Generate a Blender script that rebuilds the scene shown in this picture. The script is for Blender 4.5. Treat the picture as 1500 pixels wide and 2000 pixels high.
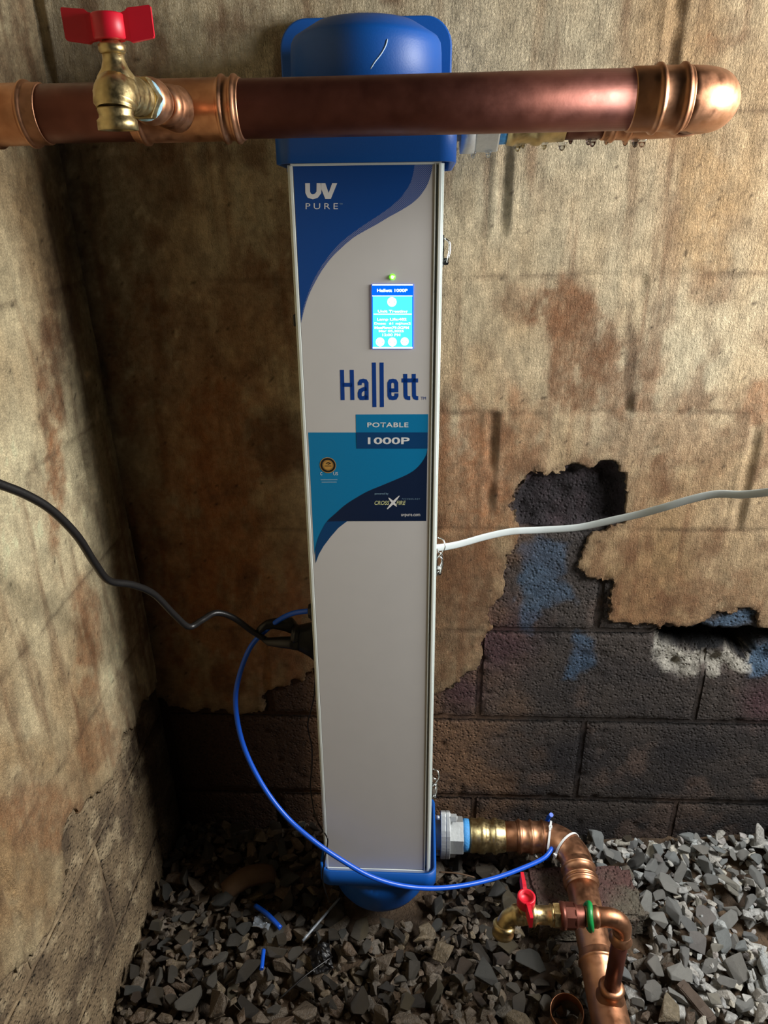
import bpy, bmesh, math, random
import numpy as np
from mathutils import Vector, Matrix

for o in list(bpy.data.objects):
    bpy.data.objects.remove(o)
scene = bpy.context.scene
COL = scene.collection
random.seed(7)
rng = np.random.default_rng(11)

# ------------------------------------------------------------------ camera
F_PX = 1400.0
CAM_Z = 1.225
YAW, PITCH, ROLL = [math.radians(a) for a in (-3.2135, 24.7072, -1.1)]


def camera_axes():
    cy, sy, cp, sp = math.cos(YAW), math.sin(YAW), math.cos(PITCH), math.sin(PITCH)
    fwd = np.array([sy * cp, cy * cp, -sp])
    rgt = np.array([cy, -sy, 0.0])
    up = np.cross(rgt, fwd)
    cr, sr = math.cos(ROLL), math.sin(ROLL)
    return cr * rgt + sr * up, -sr * rgt + cr * up, fwd


RGT, UPV, FWD = camera_axes()
CAM = np.array([0, 0, CAM_Z])
cam_data = bpy.data.cameras.new('camera')
cam_data.lens = F_PX / 2000 * 36
cam_data.sensor_width = 36
cam_data.clip_start = 0.01
cam = bpy.data.objects.new('camera', cam_data)
COL.objects.link(cam)
M = Matrix.Identity(4)
for i in range(3):
    M[i][0], M[i][1], M[i][2], M[i][3] = RGT[i], UPV[i], -FWD[i], CAM[i]
cam.matrix_world = M
scene.camera = cam

# ------------------------------------------------------------------ light
world = bpy.data.worlds.new('world')
scene.world = world
world.use_nodes = True
world.node_tree.nodes['Background'].inputs[0].default_value = (0.86, 0.93, 1.0, 1)
world.node_tree.nodes['Background'].inputs[1].default_value = 0.012

scene.view_settings.view_transform = 'Standard'
scene.view_settings.look = 'None'
scene.view_settings.gamma = 1
scene.view_settings.use_curve_mapping = False
scene.view_settings.exposure = 0.0


def area_light(name, loc, target, sx, sy, power, color):
    ld = bpy.data.lights.new(name, 'AREA')
    ld.shape = 'RECTANGLE'
    ld.size, ld.size_y = sx, sy
    ld.energy = power
    ld.color = color
    ob = bpy.data.objects.new(name, ld)
    COL.objects.link(ob)
    ob.location = loc
    d = Vector(target) - Vector(loc)
    ob.rotation_euler = d.to_track_quat('-Z', 'Y').to_euler()
    return ob


# daylight falling in through the opening on the right hand side
area_light('daylight_opening', (1.20, 0.645, 1.32), (-0.40, 0.66, 0.42), 0.40, 0.6, 42, (1.0, 0.99, 0.965))

# ------------------------------------------------------------------ layout helpers
WALL_Y = 1.0927
WALL_X = -0.5066
ROW0 = CAM_Z - 1.1431          # height of the lowest visible bed joint
COLUMN0 = 0.1131               # position of one head joint
BLOCK = 0.2032


def ray(px, py):
    return FWD + (px - 750) / F_PX * RGT + (1000 - py) / F_PX * UPV


def at_y(px, py, y):
    d = ray(px, py)
    return CAM + d * (y / d[1])


def at_x(px, py, x):
    d = ray(px, py)
    return CAM + d * (x / d[0])


def at_z(px, py, z):
    d = ray(px, py)
    return CAM + d * ((z - CAM_Z) / d[2])


def project(P):
    Q = np.asarray(P, float) - CAM
    d = Q @ FWD
    return np.stack([750 + F_PX * (Q @ RGT) / d, 1000 - F_PX * (Q @ UPV) / d], -1)


# ------------------------------------------------------------------ numpy noise and polygon distance
_perm = rng.random((256, 256))


def vnoise(x, y):
    xi, yi = np.floor(x).astype(int), np.floor(y).astype(int)
    fx, fy = x - xi, y - yi
    fx, fy = fx * fx * (3 - 2 * fx), fy * fy * (3 - 2 * fy)
    a = _perm[xi % 256, yi % 256]
    b = _perm[(xi + 1) % 256, yi % 256]
    c = _perm[xi % 256, (yi + 1) % 256]
    d = _perm[(xi + 1) % 256, (yi + 1) % 256]
    return (a * (1 - fx) + b * fx) * (1 - fy) + (c * (1 - fx) + d * fx) * fy


def fbm(x, y, octaves=4, ox=0.0):
    s, amp, tot = 0, 1.0, 0
    for k in range(octaves):
        s = s + amp * vnoise(x * 2 ** k + 17.3 * k + ox, y * 2 ** k + 5.7 * k + ox * 1.7)
        tot += amp
        amp *= 0.5
    return s / tot


def poly_sdf(x, y, poly):
    """negative inside"""
    poly = np.asarray(poly, float)
    best = np.full(x.shape, 1e9)
    inside = np.zeros(x.shape, bool)
    n = len(poly)
    for i in range(n):
        ax, ay = poly[i]
        bx, by = poly[(i + 1) % n]
        ex, ey = bx - ax, by - ay
        t = np.clip(((x - ax) * ex + (y - ay) * ey) / (ex * ex + ey * ey + 1e-12), 0, 1)
        best = np.minimum(best, np.hypot(x - ax - t * ex, y - ay - t * ey))
        cond = ((ay > y) != (by > y))
        with np.errstate(divide='ignore', invalid='ignore'):
            xx = ax + (y - ay) / (by - ay if by != ay else 1e-12) * ex
        inside ^= cond & (x < xx)
    return np.where(inside, -best, best)


def smooth01(t):
    t = np.clip(t, 0, 1)
    return t * t * (3 - 2 * t)


def lin(c):
    """0-255 sRGB triple to linear"""
    out = []
    for v in c:
        v = v / 255
        out.append(v / 12.92 if v <= 0.04045 else ((v + 0.055) / 1.055) ** 2.4)
    return np.array(out)


# ------------------------------------------------------------------ materials
def new_mat(name):
    m = bpy.data.materials.new(name)
    m.use_nodes = True
    nt = m.node_tree
    return m, nt, nt.nodes['Principled BSDF']


def node(nt, kind, **kw):
    n = nt.nodes.new(kind)
    for k, v in kw.items():
        if k in n.inputs:
            n.inputs[k].default_value = v
        else:
            setattr(n, k, v)
    return n


def plain(name, rgb, rough=0.5, metal=0.0, bump=0.0, scale=200.0, vary=0.0, emit=0.0, spec=0.5, alpha=1.0,
          transmission=0.0, coat=0.0, linear=False):
    m, nt, b = new_mat(name)
    c = rgb if linear else lin(rgb)
    b.inputs['Base Color'].default_value = (*c, 1)
    b.inputs['Roughness'].default_value = rough
    b.inputs['Metallic'].default_value = metal
    b.inputs['Specular IOR Level'].default_value = spec
    b.inputs['Coat Weight'].default_value = coat
    b.inputs['Transmission Weight'].default_value = transmission
    if emit:
        b.inputs['Emission Color'].default_value = (*c, 1)
        b.inputs['Emission Strength'].default_value = emit
    tc = node(nt, 'ShaderNodeTexCoord')
    nz = node(nt, 'ShaderNodeTexNoise', Scale=scale, Detail=4.0)
    nt.links.new(tc.outputs['Object'], nz.inputs['Vector'])
    if vary:
        mx = node(nt, 'ShaderNodeMix', data_type='RGBA', blend_type='MULTIPLY')
        rp = node(nt, 'ShaderNodeMapRange')
        rp.inputs['To Min'].default_value = 1 - vary
        rp.inputs['To Max'].default_value = 1 + vary
        nt.links.new(nz.outputs['Fac'], rp.inputs['Value'])
        mx.inputs['Factor'].default_value = 1
        mx.inputs['A'].default_value = (*c, 1)
        nt.links.new(rp.outputs['Result'], mx.inputs['B'])
        nt.links.new(mx.outputs['Result'], b.inputs['Base Color'])
    if bump:
        bp = node(nt, 'ShaderNodeBump', Strength=1.0, Distance=bump)
        nt.links.new(nz.outputs['Fac'], bp.inputs['Height'])
        nt.links.new(bp.outputs['Normal'], b.inputs['Normal'])
    return m


def metal_mat(name, c1, c2, r1, r2, scale=14.0, bump=0.0004, metal=1.0):
    m, nt, b = new_mat(name)
    b.inputs['Metallic'].default_value = metal
    tc = node(nt, 'ShaderNodeTexCoord')
    n1 = node(nt, 'ShaderNodeTexNoise', Scale=scale, Detail=5.0, Distortion=0.6)
    n2 = node(nt, 'ShaderNodeTexNoise', Scale=scale * 5, Detail=4.0)
    ramp = node(nt, 'ShaderNodeValToRGB')
    ramp.color_ramp.elements[0].color = (*lin(c1), 1)
    ramp.color_ramp.elements[0].position = 0.32
    ramp.color_ramp.elements[1].color = (*lin(c2), 1)
    ramp.color_ramp.elements[1].position = 0.68
    mr = node(nt, 'ShaderNodeMapRange')
    mr.inputs['From Min'].default_value = 0.3
    mr.inputs['From Max'].default_value = 0.7
    mr.inputs['To Min'].default_value = r1
    mr.inputs['To Max'].default_value = r2
    nt.links.new(tc.outputs['Object'], n1.inputs['Vector'])
    nt.links.new(tc.outputs['Object'], n2.inputs['Vector'])
    nt.links.new(n1.outputs['Fac'], ramp.inputs['Fac'])
    nt.links.new(ramp.outputs['Color'], b.inputs['Base Color'])
    nt.links.new(n2.outputs['Fac'], mr.inputs['Value'])
    nt.links.new(mr.outputs['Result'], b.inputs['Roughness'])
    bp = node(nt, 'ShaderNodeBump', Strength=0.6, Distance=bump)
    nt.links.new(n2.outputs['Fac'], bp.inputs['Height'])
    nt.links.new(bp.outputs['Normal'], b.inputs['Normal'])
    return m


def attr_mat(name, rough, grain, grain_scale, stretch, bump, bump_scale, pit=0.0, spec=0.3, pit_scale=140.0):
    """colour from the mesh attribute 'tint' times a fine grain; relief from stretched noise and pits"""
    m, nt, b = new_mat(name)
    b.inputs['Roughness'].default_value = rough
    b.inputs['Specular IOR Level'].default_value = spec
    at = node(nt, 'ShaderNodeAttribute', attribute_name='tint')
    tc = node(nt, 'ShaderNodeTexCoord')
    n1 = node(nt, 'ShaderNodeTexNoise', Scale=grain_scale, Detail=6.0, Roughness=0.65)
    nt.links.new(tc.outputs['Object'], n1.inputs['Vector'])
    mr = node(nt, 'ShaderNodeMapRange')
    mr.inputs['From Min'].default_value = 0.3
    mr.inputs['From Max'].default_value = 0.7
    mr.inputs['To Min'].default_value = 1 - grain
    mr.inputs['To Max'].default_value = 1 + grain
    nt.links.new(n1.outputs['Fac'], mr.inputs['Value'])
    mx = node(nt, 'ShaderNodeMix', data_type='RGBA', blend_type='MULTIPLY')
    mx.inputs['Factor'].default_value = 1
    nt.links.new(at.outputs['Color'], mx.inputs['A'])
    nt.links.new(mr.outputs['Result'], mx.inputs['B'])
    nt.links.new(mx.outputs['Result'], b.inputs['Base Color'])
    mp = node(nt, 'ShaderNodeMapping')
    mp.inputs['Scale'].default_value = stretch
    nt.links.new(tc.outputs['Object'], mp.inputs['Vector'])
    n2 = node(nt, 'ShaderNodeTexNoise', Scale=bump_scale, Detail=5.0, Roughness=0.65, Distortion=0.4)
    nt.links.new(mp.outputs['Vector'], n2.inputs['Vector'])
    n3 = node(nt, 'ShaderNodeTexNoise', Scale=bump_scale * 1.3, Detail=4.0, Roughness=0.7, Distortion=0.7)
    nt.links.new(tc.outputs['Object'], n3.inputs['Vector'])
    ad = node(nt, 'ShaderNodeMath', operation='ADD')
    nt.links.new(n2.outputs['Fac'], ad.inputs[0])
    nt.links.new(n3.outputs['Fac'], ad.inputs[1])
    last = ad
    if pit:
        vo = node(nt, 'ShaderNodeTexVoronoi', Scale=pit_scale)
        nt.links.new(tc.outputs['Object'], vo.inputs['Vector'])
        pr = node(nt, 'ShaderNodeMapRange')
        pr.inputs['From Min'].default_value = 0.05
        pr.inputs['From Max'].default_value = 0.45
        pr.inputs['To Min'].default_value = -pit
        pr.inputs['To Max'].default_value = 0
        nt.links.new(vo.outputs['Distance'], pr.inputs['Value'])
        a2 = node(nt, 'ShaderNodeMath', operation='ADD')
        nt.links.new(ad.outputs[0], a2.inputs[0])
        nt.links.new(pr.outputs['Result'], a2.inputs[1])
        last = a2
    bp = node(nt, 'ShaderNodeBump', Strength=1.0, Distance=bump)
    nt.links.new(last.outputs[0], bp.inputs['Height'])
    nt.links.new(bp.outputs['Normal'], b.inputs['Normal'])
    return m


MAT = {}
MAT['plaster'] = attr_mat('plaster', 0.9, 0.22, 120, (1.0, 1.0, 0.30), 0.0050, 270)
MAT['block'] = attr_mat('block', 0.8, 0.35, 160, (1, 1, 0.8), 0.0045, 150, pit=1.1, spec=0.35)
MAT['mortar'] = attr_mat('mortar', 0.85, 0.25, 160, (1, 1, 1), 0.002, 140)
MAT['stone'] = attr_mat('stone', 0.5, 0.3, 140, (1, 1, 0.5), 0.0025, 160, spec=0.55)
MAT['dirt'] = attr_mat('dirt', 0.9, 0.35, 120, (1, 1, 1), 0.004, 110)
MAT['copper'] = metal_mat('copper', (166, 116, 86), (200, 150, 116), 0.34, 0.55, 18)
MAT['old_copper'] = metal_mat('old_copper', (86, 48, 40), (112, 66, 54), 0.36, 0.52, 12, metal=0.75)
MAT['brass'] = metal_mat('brass', (168, 148, 104), (206, 186, 138), 0.28, 0.5, 40)
MAT['zinc'] = plain('zinc', (196, 200, 200), 0.42, metal=0.55, bump=0.0004, scale=200, vary=0.12)
MAT['steel'] = metal_mat('steel', (190, 192, 192), (225, 228, 226), 0.15, 0.3, 40)
MAT['white_panel'] = plain('white_panel', (196, 195, 194), 0.42, vary=0.03, scale=30)
MAT['aluminium'] = plain('aluminium', (222, 230, 226), 0.35, metal=0.0, vary=0.05, scale=60)
MAT['galvanised'] = plain('galvanised', (190, 196, 194), 0.42, metal=0.8, vary=0.12, scale=50)
MAT['blue_plastic'] = plain('blue_plastic', (0, 80, 164), 0.48, bump=0.0001, scale=500, vary=0.05)
MAT['black_plastic'] = plain('black_plastic', (14, 14, 16), 0.45, bump=0.0003, scale=150)
MAT['black_rubber'] = plain('black_rubber', (24, 23, 23), 0.38, bump=0.0002, scale=300)
MAT['blue_tube'] = plain('blue_tube', (18, 86, 205), 0.35, vary=0.06, scale=80)
MAT['white_tube'] = plain('white_tube', (190, 198, 198), 0.3, vary=0.08, scale=60)
MAT['nylon'] = plain('nylon', (226, 230, 230), 0.4, vary=0.03)
MAT['red_handle'] = plain('red_handle', (200, 16, 42), 0.45, vary=0.05, scale=100)
MAT['tape'] = plain('tape', (70, 150, 215), 0.6, bump=0.001, scale=300, vary=0.35)
MAT['pipe_dope'] = plain('pipe_dope', (150, 190, 205), 0.6, bump=0.001, scale=260, vary=0.3)
MAT['green_wire'] = plain('green_wire', (12, 128, 62), 0.4, bump=0.0006, scale=120, vary=0.1)
MAT['dark_gap'] = plain('dark_gap', (22, 23, 24), 0.7, vary=0.05)
MAT['inside_copper'] = metal_mat('inside_copper', (70, 40, 32), (100, 60, 45), 0.5, 0.7, 20)
MAT['wood'] = plain('wood', (70, 58, 48), 0.8, bump=0.002, scale=70, vary=0.3)
MAT['clear_plastic'] = plain('clear_plastic', (170, 180, 190), 0.2, vary=0.1, transmission=0.6, bump=0.001, scale=60)
MAT['clay'] = plain('clay', (92, 70, 50), 0.7, bump=0.001, scale=90, vary=0.2)
MAT['dark_wire'] = plain('dark_wire', (20, 18, 17), 0.35, vary=0.1)
MAT['scratch'] = plain('scratch', (196, 220, 245), 0.6, vary=0.1)
MAT['water'] = plain('water', (235, 240, 245), 0.03, vary=0.01, transmission=1.0)
# flat print on the cabinet
MAT['print_blue'] = plain('print_blue', (0, 66, 140), 0.4, vary=0.03)
MAT['print_teal'] = plain('print_teal', (0, 120, 172), 0.4, vary=0.03)
MAT['print_navy'] = plain('print_navy', (8, 30, 62), 0.4, vary=0.03)
MAT['print_mid'] = plain('print_mid', (0, 62, 112), 0.4, vary=0.03)
MAT['print_white'] = plain('print_white', (222, 224, 226), 0.4, vary=0.02)
MAT['print_letter'] = plain('print_letter', (0, 58, 138), 0.4, vary=0.03)
MAT['print_gold'] = plain('print_gold', (184, 140, 70), 0.4, vary=0.06)
MAT['print_black'] = plain('print_black', (24, 22, 22), 0.4, vary=0.05)
MAT['print_straw'] = plain('print_straw', (196, 200, 150), 0.4, vary=0.03)
MAT['print_pale'] = plain('print_pale', (130, 165, 190), 0.4, vary=0.05)


def halftone():
    m, nt, b = new_mat('print_halftone')
    b.inputs['Roughness'].default_value = 0.4
    tc = node(nt, 'ShaderNodeTexCoord')
    ck = node(nt, 'ShaderNodeTexChecker', Scale=900.0)
    ck.inputs['Color1'].default_value = (*lin((20, 66, 140)), 1)
    ck.inputs['Color2'].default_value = (*lin((118, 128, 160)), 1)
    nt.links.new(tc.outputs['Object'], ck.inputs['Vector'])
    nt.links.new(ck.outputs['Color'], b.inputs['Base Color'])
    return m


MAT['print_halftone'] = halftone()
MAT['lit_cyan'] = plain('lit_cyan', (70, 205, 245), 0.3, emit=1.15)
MAT['lit_blue'] = plain('lit_blue', (0, 88, 235), 0.3, emit=1.2)
MAT['lit_white'] = plain('lit_white', (240, 255, 255), 0.3, emit=2.2)
MAT['lit_green'] = plain('lit_green', (90, 235, 20), 0.3, emit=3.0)
MAT['lit_core'] = plain('lit_core', (240, 255, 220), 0.3, emit=6.0)


# ------------------------------------------------------------------ object helpers
def tag(o, label=None, cat=None, group=None, kind=None):
    if label:
        o['label'] = label
    if cat:
        o['category'] = cat
    if group:
        o['group'] = group
    if kind:
        o['kind'] = kind
    return o


def root(name, loc, label, cat, group=None, rot=None):
    o = bpy.data.objects.new(name, None)
    COL.objects.link(o)
    o.empty_display_size = 0.05
    o.location = loc
    if rot is not None:
        o.rotation_euler = rot.to_euler()
    tag(o, label, cat, group)
    return o


class MB:
    """collects shapes in world (or local) coordinates, then links them as one mesh object"""

    def __init__(self):
        self.v, self.f, self.sm = [], [], []

    def add(self, verts, faces, smooth=False):
        n = len(self.v)
        self.v += [tuple(float(c) for c in p) for p in verts]
        self.f += [tuple(i + n for i in f) for f in faces]
        self.sm += [smooth] * len(faces)
        return self

    def box(self, lo, hi, rot=None, centre=None):
        x0, y0, z0 = lo
        x1, y1, z1 = hi
        p = np.array([(x0, y0, z0), (x1, y0, z0), (x1, y1, z0), (x0, y1, z0), (x0, y0, z1), (x1, y0, z1), (x1, y1, z1), (x0, y1, z1)])
        if rot is not None:
            c = np.asarray(centre if centre is not None else p.mean(0))
            p = (np.array(rot.to_3x3()) @ (p - c).T).T + c
        return self.add(p, [(0, 3, 2, 1), (4, 5, 6, 7), (0, 1, 5, 4), (1, 2, 6, 5), (2, 3, 7, 6), (3, 0, 4, 7)])

    def rings(self, R, cap0=True, cap1=True, smooth=True):
        n = len(R[0])
        verts = [p for r in R for p in r]
        faces = []
        for i in range(len(R) - 1):
            for j in range(n):
                a, b = i * n + j, i * n + (j + 1) % n
                faces.append((a, b, b + n, a + n))
        self.add(verts, faces, smooth)
        k = len(self.v) - len(verts)
        if cap0:
            self.f.append(tuple(k + j for j in range(n))[::-1]); self.sm.append(False)
        if cap1:
            m = k + (len(R) - 1) * n
            self.f.append(tuple(m + j for j in range(n))); self.sm.append(False)
        return self

    def lathe(self, origin, axis, profile, n=32, smooth=True, cap0=True, cap1=True, twist=0.0):
        o = np.asarray(origin, float)
        a = np.asarray(axis, float)
        a = a / np.linalg.norm(a)
        h = np.array([0, 0, 1.0]) if abs(a[2]) < 0.9 else np.array([0, 1.0, 0])
        u = np.cross(h, a); u /= np.linalg.norm(u)
        w = np.cross(a, u)
        R = []
        for t, r in profile:
            R.append([o + a * t + r * (math.cos(q + twist) * u + math.sin(q + twist) * w) for q in np.linspace(0, 2 * math.pi, n, endpoint=False)])
        return self.rings(R, cap0, cap1, smooth)

    def tube(self, path, radius, n=16, flat=1.0, cap=True, smooth=True, flat_dir=None):
        P = np.asarray(path, float)
        rad = np.full(len(P), radius) if np.isscalar(radius) else np.asarray(radius, float)
        T = np.gradient(P, axis=0)
        T /= np.linalg.norm(T, axis=1)[:, None] + 1e-12
        h = np.array(flat_dir if flat_dir is not None else (0, 0, 1.0), float)
        if abs(T[0] @ h) > 0.95:
            h = np.array([0, 1.0, 0])
        u = np.cross(T[0], h); u /= np.linalg.norm(u)
        R = []
        for i in range(len(P)):
            u = u - T[i] * (u @ T[i]); u /= np.linalg.norm(u)
            if flat_dir is not None:
                uu = np.cross(T[i], h)
                if np.linalg.norm(uu) > 0.1:
                    u = uu / np.linalg.norm(uu)
            w = np.cross(T[i], u)
            R.append([P[i] + rad[i] * (math.cos(q) * u * flat + math.sin(q) * w) for q in np.linspace(0, 2 * math.pi, n, endpoint=False)])
        return self.rings(R, cap, cap, smooth)

    def prism(self, poly, z0, z1, frame=lambda x, y, z: (x, y, z), smooth=False):
        n = len(poly)
        v = [frame(x, y, z0) for x, y in poly] + [frame(x, y, z1) for x, y in poly]
        f = [tuple(range(n))[::-1], tuple(range(n, 2 * n))]
        self.add(v, f)
        k = len(self.v) - 2 * n
        for i in range(n):
            self.f.append((k + i, k + (i + 1) % n, k + n + (i + 1) % n, k + n + i)); self.sm.append(smooth)
        return self

    def build(self, name, mat, parent=None, offset=None, bevel=0.0, tris=False):
        v = np.asarray(self.v)
        if offset is not None:
            v = v - np.asarray(offset)
        me = bpy.data.meshes.new(name)
        me.from_pydata([tuple(p) for p in v], [], self.f)
        me.polygons.foreach_set('use_smooth', self.sm)
        me.update()
        bm = bmesh.new(); bm.from_mesh(me)
        if tris:
            bmesh.ops.triangulate(bm, faces=bm.faces, ngon_method='EAR_CLIP')
        bmesh.ops.recalc_face_normals(bm, faces=bm.faces)
        bm.to_mesh(me); bm.free()
        me.materials.append(MAT[mat] if isinstance(mat, str) else mat)
        ob = bpy.data.objects.new(name, me)
        COL.objects.link(ob)
        if parent is not None:
            ob.parent = parent
        if bevel:
            md = ob.modifiers.new('bevel', 'BEVEL')
            md.width = bevel; md.segments = 2; md.limit_method = 'ANGLE'; md.angle_limit = math.radians(40)
        return ob


def smooth_path(pts, per=8):
    P = np.asarray(pts, float)
    P = np.vstack([2 * P[0] - P[1], P, 2 * P[-1] - P[-2]])
    out = []
    for i in range(1, len(P) - 2):
        for t in np.linspace(0, 1, per, endpoint=False):
            a, b, c, d = P[i - 1], P[i], P[i + 1], P[i + 2]
            out.append(0.5 * ((2 * b) + (c - a) * t + (2 * a - 5 * b + 4 * c - d) * t * t + (3 * b - a - 3 * c + d) * t ** 3))
    out.append(P[-2])
    return np.array(out)


def grid_mesh(name, X, tint, faces, mat, parent=None, smooth=True):
    me = bpy.data.meshes.new(name)
    faces = np.asarray(faces)
    nv, nf, k = len(X), len(faces), faces.shape[1]
    me.vertices.add(nv)
    me.vertices.foreach_set('co', np.asarray(X, np.float32).ravel())
    me.loops.add(nf * k)
    me.loops.foreach_set('vertex_index', faces.astype(np.int32).ravel())
    me.polygons.add(nf)
    me.polygons.foreach_set('loop_start', np.arange(0, nf * k, k, dtype=np.int32))
    me.polygons.foreach_set('use_smooth', np.full(nf, smooth))
    me.update(calc_edges=True)
    at = me.attributes.new('tint', 'FLOAT_COLOR', 'POINT')
    c = np.ones((nv, 4), np.float32)
    c[:, :3] = tint
    at.data.foreach_set('color', c.ravel())
    me.materials.append(MAT[mat])
    me.validate()
    ob = bpy.data.objects.new(name, me)
    COL.objects.link(ob)
    if parent is not None:
        ob.parent = parent
    return ob


def lattice(nx, ny):
    i, j = np.meshgrid(np.arange(nx - 1), np.arange(ny - 1), indexing='ij')
    a = (i * ny + j).ravel()
    return np.stack([a, a + ny, a + ny + 1, a + 1], 1)


def mix(a, b, t):
    t = np.asarray(t)[..., None]
    return a * (1 - t) + b * t


# ------------------------------------------------------------------ block walls
HOLE_A = [(1000, 985), (1012, 958), (1030, 925), (1042, 915), (1068, 922), (1092, 917), (1118, 904), (1130, 915), (1162, 905), (1188, 894),
          (1204, 908), (1216, 930), (1222, 975), (1224, 1008), (1200, 1022), (1150, 1032), (1080, 1034), (1010, 1030), (1000, 1005)]
HOLE_B = [(1288, 1226), (1340, 1222), (1500, 1226), (1600, 1230), (1600, 1275), (1500, 1262), (1478, 1276), (1462, 1300), (1438, 1288),
          (1410, 1276), (1380, 1286), (1340, 1282), (1310, 1272), (1290, 1256)]
RUBBLE = [(1272, 1232), (1290, 1226), (1600, 1226), (1600, 1300), (1480, 1318), (1440, 1310), (1410, 1318), (1372, 1316), (1330, 1326), (1292, 1308), (1274, 1290)]
BARE_BACK = [(1000, 985), (1012, 958), (1030, 925), (1042, 915), (1068, 922), (1092, 917), (1118, 904), (1130, 915), (1162, 905), (1188, 894),
             (1204, 908), (1216, 930), (1222, 975), (1224, 1008), (1222, 1022), (1196, 1030), (1188, 1048), (1160, 1040), (1138, 1056), (1130, 1090),
             (1126, 1104), (1150, 1122), (1182, 1138), (1194, 1136), (1188, 1168), (1190, 1206), (1240, 1216), (1320, 1222), (1360, 1208),
             (1410, 1192), (1452, 1184), (1476, 1188), (1478, 1224), (1560, 1228), (1900, 1240), (1900, 2100), (0, 2100), (150, 1340), (300, 1352),
             (340, 1374), (380, 1386), (415, 1380), (450, 1391), (500, 1390), (515, 1386), (522, 1350), (560, 1340), (600, 1312), (640, 1300), (760, 1330), (852, 1352),
             (880, 1340), (898, 1318), (925, 1308), (938, 1296), (944, 1240), (954, 1224), (956, 1184), (978, 1158), (988, 1102), (1002, 1066), (1010, 1030), (1002, 1010)]
BARE_LEFT = [(300, 1330), (292, 1345), (274, 1372), (254, 1424), (234, 1436), (237, 1462), (225, 1496), (211, 1523), (180, 1550), (139, 1586), (119, 1617),
             (117, 1662), (124, 1712), (117, 1748), (97, 1802), (76, 1847), (27, 1890), (-60, 1960), (-700, 2700), (700, 3600), (420, 1500)]
BLUE_PAINT = [([(1014, 1060), (1050, 1050), (1110, 1060), (1095, 1130), (1126, 1172), (1060, 1186), (1046, 1215), (1044, 1245), (1008, 1240), (1012, 1180)], 0.75),
              ([(1126, 1240), (1164, 1248), (1160, 1290), (1138, 1320), (1100, 1328), (1112, 1290)], 1.0),
              ([(1330, 1226), (1420, 1196), (1470, 1186), (1478, 1224), (1400, 1228)], 0.9),
              ([(1460, 1300), (1482, 1262), (1600, 1240), (1600, 1330), (1500, 1320), (1466, 1318)], 1.0)]

PALE, TAN, BROWN, DARKB, RUST = (lin(c) for c in ((196, 182, 152), (176, 142, 100), (124, 86, 58), (76, 54, 38), (146, 88, 48)))

BACK_STAINS_SHADE = [(1095, 600, 70, 55, BROWN, 0.75), (1130, 690, 60, 110, BROWN, 0.7), (1215, 735, 70, 75, BROWN, 0.55), (1010, 590, 40, 30, BROWN, 0.4),
               (1380, 420, 50, 130, TAN, 0.5), (1390, 560, 45, 40, BROWN, 0.45), (1480, 790, 40, 40, RUST, 0.5), (1300, 860, 120, 90, BROWN, 0.4),
               (1230, 720, 12, 110, DARKB, 0.55), (985, 900, 70, 130, RUST, 0.4), (900, 960, 80, 170, RUST, 0.5), (900, 1180, 80, 120, BROWN, 0.6),
               (1320, 1180, 170, 60, BROWN, 0.5), (1420, 80, 40, 40, BROWN, 0.4), (1385, 75, 22, 20, RUST, 0.35),
               (240, 480, 110, 330, DARKB, 0.45), (330, 700, 120, 160, BROWN, 0.6), (430, 380, 60, 90, TAN, 0.3), (500, 620, 80, 120, BROWN, 0.55),  # left of the cabinet: staining and the cabinet's shade in one colour
               (450, 880, 90, 140, RUST, 0.55), (370, 1050, 120, 160, RUST, 0.5), (480, 1220, 160, 140, RUST, 0.55), (290, 1150, 50, 260, DARKB, 0.3),
               (540, 860, 60, 60, DARKB, 0.55), (310, 250, 80, 120, BROWN, 0.45), (160, 180, 60, 220, DARKB, 0.3), (560, 480, 60, 120, BROWN, 0.4)]
LEFT_STAINS_SHADE = [(112, 420, 34, 330, DARKB, 0.45), (86, 700, 20, 130, BROWN, 0.7), (100, 930, 17, 150, RUST, 0.65), (150, 640, 36, 260, DARKB, 0.35), (200, 900, 36, 260, DARKB, 0.35),  # dark ones along the corner are stain with shade painted in
               (252, 1180, 30, 260, BROWN, 0.5), (160, 1250, 28, 110, RUST, 0.5), (190, 1440, 46, 60, RUST, 0.45), (60, 1600, 80, 60, RUST, 0.5), (20, 1730, 70, 80, TAN, 0.6),
               (20, 80, 70, 170, BROWN, 0.45), (40, 300, 30, 120, TAN, 0.5), (30, 1480, 60, 40, TAN, 0.5)]


def stain_and_shade(base, u, v, stain_shade, seed):
    for i, (cx, cy, rx, ry, c, s) in enumerate(stain_shade):
        g = np.exp(-(((u - cx) / rx) ** 2 + ((v - cy) / ry) ** 2))
        n = np.clip((fbm(u / 24.0, v / 36.0, 6, seed + i * 3.1) - 0.5) * 1.7 + 0.5, 0, 1)
        fleck = fbm(u / 6.0, v / 7.0, 3, seed + i * 1.3)
        base = mix(base, c, np.clip(s * smooth01(g * 1.9 * (0.15 + 1.7 * n) - 0.12) * (0.55 + 0.9 * fleck), 0, 0.95))
    return base


def block_grooves(a, z, a0, wob):
    """0..1 closeness to the mortar joints of the running bond; a runs along the wall"""
    row = np.floor((z - ROW0) / BLOCK)
    dz = np.abs((z - ROW0) / BLOCK - np.round((z - ROW0) / BLOCK)) * BLOCK
    sh = a0 + np.where(row % 2 == 0, BLOCK, 0.0)
    da = np.abs((a - sh) / (2 * BLOCK) - np.round((a - sh) / (2 * BLOCK))) * 2 * BLOCK
    return dz, da


def span(breaks):
    out = []
    for (a, b, s) in breaks:
        out.append(np.arange(a, b - 1e-9, s))
    out.append([breaks[-1][1]])
    return np.concatenate(out)


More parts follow.
